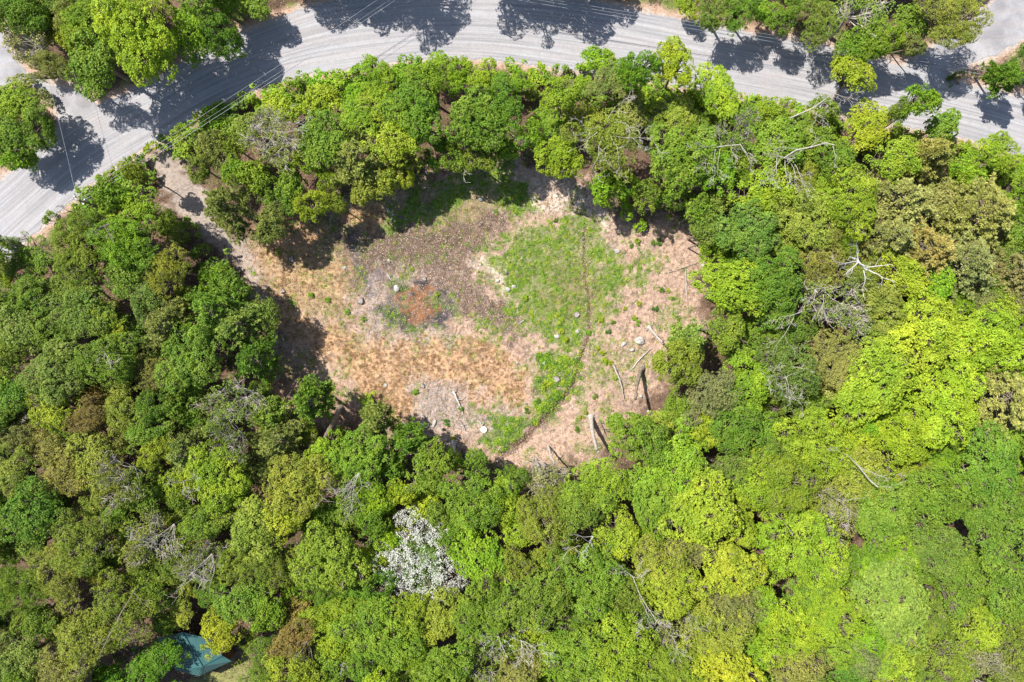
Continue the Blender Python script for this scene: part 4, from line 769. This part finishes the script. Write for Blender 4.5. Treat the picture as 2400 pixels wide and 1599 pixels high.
# ---------------------------------------------------------------- small plants on bare ground (each a thing)
PL = [(1480, 577, 'mid'), (1492, 566, 'lime'), (1530, 569, 'mid'), (1550, 679, 'green'), (1566, 682, 'lime'), (1576, 700, 'mid'), (1534, 722, 'green'), (1496, 712, 'yel'), (1463, 723, 'yel'), (1485, 746, 'lime'),
      (1492, 756, 'bright'), (1436, 756, 'mid'), (1424, 776, 'green'), (1407, 750, 'yel'), (1586, 746, 'mid'), (1400, 816, 'yel'), (1410, 826, 'yel'), (1417, 846, 'lime'), (1430, 850, 'yel'), (1440, 886, 'lime'),
      (1392, 928, 'mid'), (1363, 980, 'yelo'), (1352, 1006, 'mid'), (1372, 966, 'yelo'), (1306, 740, 'yelY'), (1312, 752, 'yelY'), (1316, 776, 'yel'), (1325, 796, 'yel'), (1275, 904, 'yel'), (1285, 896, 'yel'),
      (1300, 926, 'mid'), (1262, 940, 'green'), (1236, 962, 'green'), (1062, 1024, 'yelo'), (1080, 958, 'mid'), (974, 918, 'bright'), (1045, 990, 'green'), (966, 632, 'lime'), (808, 496, 'yel'), (1425, 992, 'yelo'),
      (1378, 780, 'bright'), (1230, 700, 'lime'), (655, 592, 'lime'), (730, 692, 'bright'), (768, 704, 'bright'), (816, 732, 'bright'), (852, 748, 'bright'), (1024, 690, 'lime'), (1302, 517, 'green'), (1545, 568, 'green')]
rec2 = []
for (px, py, ck) in PL:
    o = TPL['u'][g.integers(3)]; root = tag(link('small_plant', None), None, 'plant', 'small plants on the clearing')
    q = W(px, py); root.location = (q[0], q[1], float(gz(q[0], q[1])) - .1); s_ = g.uniform(.42, .62); root.scale = (s_, s_, s_ * .7); root.rotation_euler = (0, 0, g.uniform(0, 6))
    link('stem', o[3], root); cr = link('foliage', o[2], root); lin = s2l(LC[ck]) * .8; cr.color = (*[float(v) for v in lin], 1); rec2.append((root, ck, px, py))
M2 = [('the pale boulder', 1500, 800), ('the orange pool', 972, 722), ('the cream disc', 1134, 1007), ('the tall rooted snag', 1386, 980), ('the dark grey rock', 1446, 589), ('the clearing top', 1000, 440), ('the round ditch rock', 1353, 777), ('the pink stump', 1304, 889)]
buck = {}
for r in rec2:
    m = min(M2, key=lambda m: math.hypot(m[1] - r[2], m[2] - r[3])); dx, dy = r[2] - m[1], r[3] - m[2]
    rr = ('right of ' if dx > 0 else 'left of ') if abs(dx) > abs(dy) else ('below ' if dy > 0 else 'above ')
    buck.setdefault((CW[r[1]], rr + m[0]), []).append(r)
for (cw, pl), rs in buck.items():
    rs.sort(key=lambda r: r[2]); n = len(rs)
    for i_, r in enumerate(rs):
        r[0]['label'] = ('small %s plant %s' % (cw, pl)) if n == 1 else '%s of %s small %s plants %s' % ('leftmost' if i_ == 0 else 'rightmost' if i_ == n - 1 else ORD[i_] + ' from left', CARD[n], cw, pl)
# ---------------------------------------------------------------- house with a green metal roof
M_roof, t, b = new_mat('green_metal_roof'); n_ = noise(t, objpos(t), 1.2, 4)
t.links.new(mixc(t, n_, tuple(s2l((66, 106, 106))), tuple(s2l((84, 126, 124)))), b.inputs['Base Color']); b.inputs['Roughness'].default_value = .42; b.inputs['Metallic'].default_value = .15
M_seam = rough_mat('roof_seam', s2l((40, 84, 86)), s2l((54, 100, 100)), 3, .5, .002)
M_wall = rough_mat('brown_siding', s2l((104, 78, 62)), s2l((134, 100, 78)), 2, .85, .01)
hp = W(480, 1540); house = tag(link('house', None), 'small house with a green standing seam metal roof among trees', 'house'); house.location = (hp[0], hp[1], 0)
def hw_(px, py, h): return W(px, py, h) - [hp[0], hp[1], 0]
def panel(name, pts, mat, th=.08, parent=house):
    P_ = np.array(pts); nrm_ = np.cross(P_[1] - P_[0], P_[2] - P_[0]); nrm_ = nrm_ / np.linalg.norm(nrm_)
    if nrm_[2] < 0: nrm_ = -nrm_
    m = len(P_); V = np.vstack([P_, P_ - nrm_ * th]); F = [list(range(m)), list(range(m, 2 * m))[::-1]] + [[j_, (j_ + 1) % m, m + (j_ + 1) % m, m + j_] for j_ in range(m)]
    return link(name, mk_mesh(name, V, F, mat), parent), nrm_
def seams(parent, top0, top1, bot0, bot1, n, nrm_):
    tb = Tubes()
    for k_ in range(n):
        f = (k_ + .5) / n; a = np.array(top0) * (1 - f) + np.array(top1) * f; c_ = np.array(bot0) * (1 - f) + np.array(bot1) * f
        tb.add([a + nrm_ * .03, c_ + nrm_ * .03], [.055, .055], 4)
    link('seams', tb.mesh('seams', M_seam, False), parent)
RT, EV = 6.2, 3.7
A0, A1 = hw_(428, 1482, RT), hw_(475, 1562, RT)
Cw, C0 = hw_(412, 1572, EV), hw_(368, 1496, EV); Fp, Gp, Vp, Ep = hw_(467, 1585, EV), hw_(543, 1550, EV), hw_(521, 1537, EV + .7), hw_(496, 1498, EV + .7)
o, nr_ = panel('roof_slope', [A0, A1, Cw, C0], M_roof); seams(o, A0, A1, C0, Cw, 14, nr_)
o, nr_ = panel('roof_slope', [A1, Fp, Cw], M_roof); seams(o, A1 * .9 + Cw * .1, A1 * .9 + Fp * .1, Cw, Fp, 6, nr_)
o, nr_ = panel('roof_slope', [A1, Vp, Gp, Fp], M_roof); seams(o, A1, Vp * .96 + Gp * .04, Fp, Gp, 9, nr_)
o, nr_ = panel('roof_slope', [A0, Ep, Vp, A1], M_roof)
tb = Tubes(); tb.add([A0 + [0, 0, .06], A1 + [0, 0, .06]], [.09, .09], 6); tb.add([A1 + [0, 0, .05], Vp + [0, 0, .06]], [.06, .06], 6); link('ridge_cap', tb.mesh('ridge_cap', M_seam, False), house)
for nm, (p0, p1) in (('wall', (C0, Cw)), ('wall', (Cw, Fp)), ('wall', (Fp, Gp)), ('wall', (Gp, Vp)), ('wall', (Vp, Ep))):
    q0 = p0 * [.88, .88, 0]; q1 = p1 * [.88, .88, 0]; h0, h1 = p0[2] - .12, p1[2] - .12; ins = np.array([-(q1 - q0)[1], (q1 - q0)[0], 0]); ins = ins / np.linalg.norm(ins) * .12
    a, b2, c_, d_ = q0 - [0, 0, .3], q1 - [0, 0, .3], q1 + [0, 0, h1], q0 + [0, 0, h0]; V = [a, b2, c_, d_, a + ins, b2 + ins, c_ + ins, d_ + ins]
    wl = link('wall', mk_mesh('wall', V, [[0, 1, 2, 3], [7, 6, 5, 4], [0, 4, 5, 1], [1, 5, 6, 2], [2, 6, 7, 3], [3, 7, 4, 0]], M_wall), house)
tb = Tubes(); cq = hw_(517, 1515, 5.6); panel('gable', [hw_(510, 1513, 5.2), hw_(524, 1511, 4.9), hw_(522, 1530, 4.4), hw_(517, 1532, 4.5)], M_wall, .4)
# ---------------------------------------------------------------- utility pole and wires
M_wire = rough_mat('wire', s2l((120, 125, 135)), s2l((180, 185, 192)), 1, .4, .001); M_pole = rough_mat('pole_wood', s2l((110, 98, 86)), s2l((150, 140, 128)), 4, .9, .01)
M_ins = rough_mat('white_porcelain', s2l((225, 230, 232)), s2l((250, 250, 250)), 3, .3, .001)
ph = 8.5; pt = W(183, 469, ph); pole = tag(link('utility_pole', None), 'wooden utility pole with white insulators beside the lower left road', 'utility pole'); pole.location = (pt[0], pt[1], 0)
tb = Tubes(); tb.add([[0, 0, -.5], [0, 0, 4], [0, 0, ph]], [.17, .15, .12], 10); link('shaft', tb.mesh('shaft', M_pole), pole)
tb = Tubes(); tb.add([[-.9, .75, ph - .5], [.9, -.75, ph - .5]], [.07, .07], 4); link('crossarm', tb.mesh('crossarm', M_pole, False), pole)
for f in (-.85, -.1, .8):
    tb = Tubes(); e = np.array([.9 * f, -.75 * f, ph - .43]); tb.add([e, e + [0, 0, .1], e + [0, 0, .2], e + [0, 0, .3]], [.06, .13, .07, .11], 8); link('insulator', tb.mesh('insulator', M_ins), pole)
tb = Tubes(); tb.add([[.35, .3, ph - 1.9], [.35, .3, ph - 1.8], [.35, .3, ph - 1.05], [.35, .3, ph - .95]], [.18, .24, .24, .16], 12); link('transformer', tb.mesh('transformer', M_ins), pole)
def wire(label, a, b_, sag, r=.02):
    A_, B_ = W(*a), W(*b_); s_ = np.linspace(0, 1, 60)[:, None]; Q = A_ * (1 - s_) + B_ * s_; Q[:, 2] -= (4 * sag * s_ * (1 - s_))[:, 0]
    tb = Tubes(); tb.add(Q, r, 5); tag(link('power_wire', tb.mesh('power_wire', M_wire)), label, 'wire', 'overhead wires')
wire('uppermost wire from the lower left pole across the road', (176, 462, 8.3), (1120, -160, 8.0), .7)
wire('middle wire from the lower left pole across the road', (184, 468, 8.2), (1122, -140, 7.9), .8)
wire('lowest wire from the lower left pole across the road', (190, 474, 6.8), (1118, -128, 6.8), .8, .028)
wire('wire from the pole running down the left road edge', (176, 463, 8.3), (-160, 790, 8.0), .5)
wire('thin service wire crossing the shaded left road', (180, 466, 8.0), (40, -80, 7.0), .6, .02)
wire('top one of the wires over the right stretch of road', (1130, -28, 7.4), (2520, 190, 7.6), .5)
wire('middle one of the wires over the right stretch of road', (1130, -22, 7.2), (2520, 198, 7.4), .6)
wire('bottom one of the wires over the right stretch of road', (1130, -14, 6.2), (2520, 206, 6.4), .6, .028)
print('objects', len(bpy.data.objects))
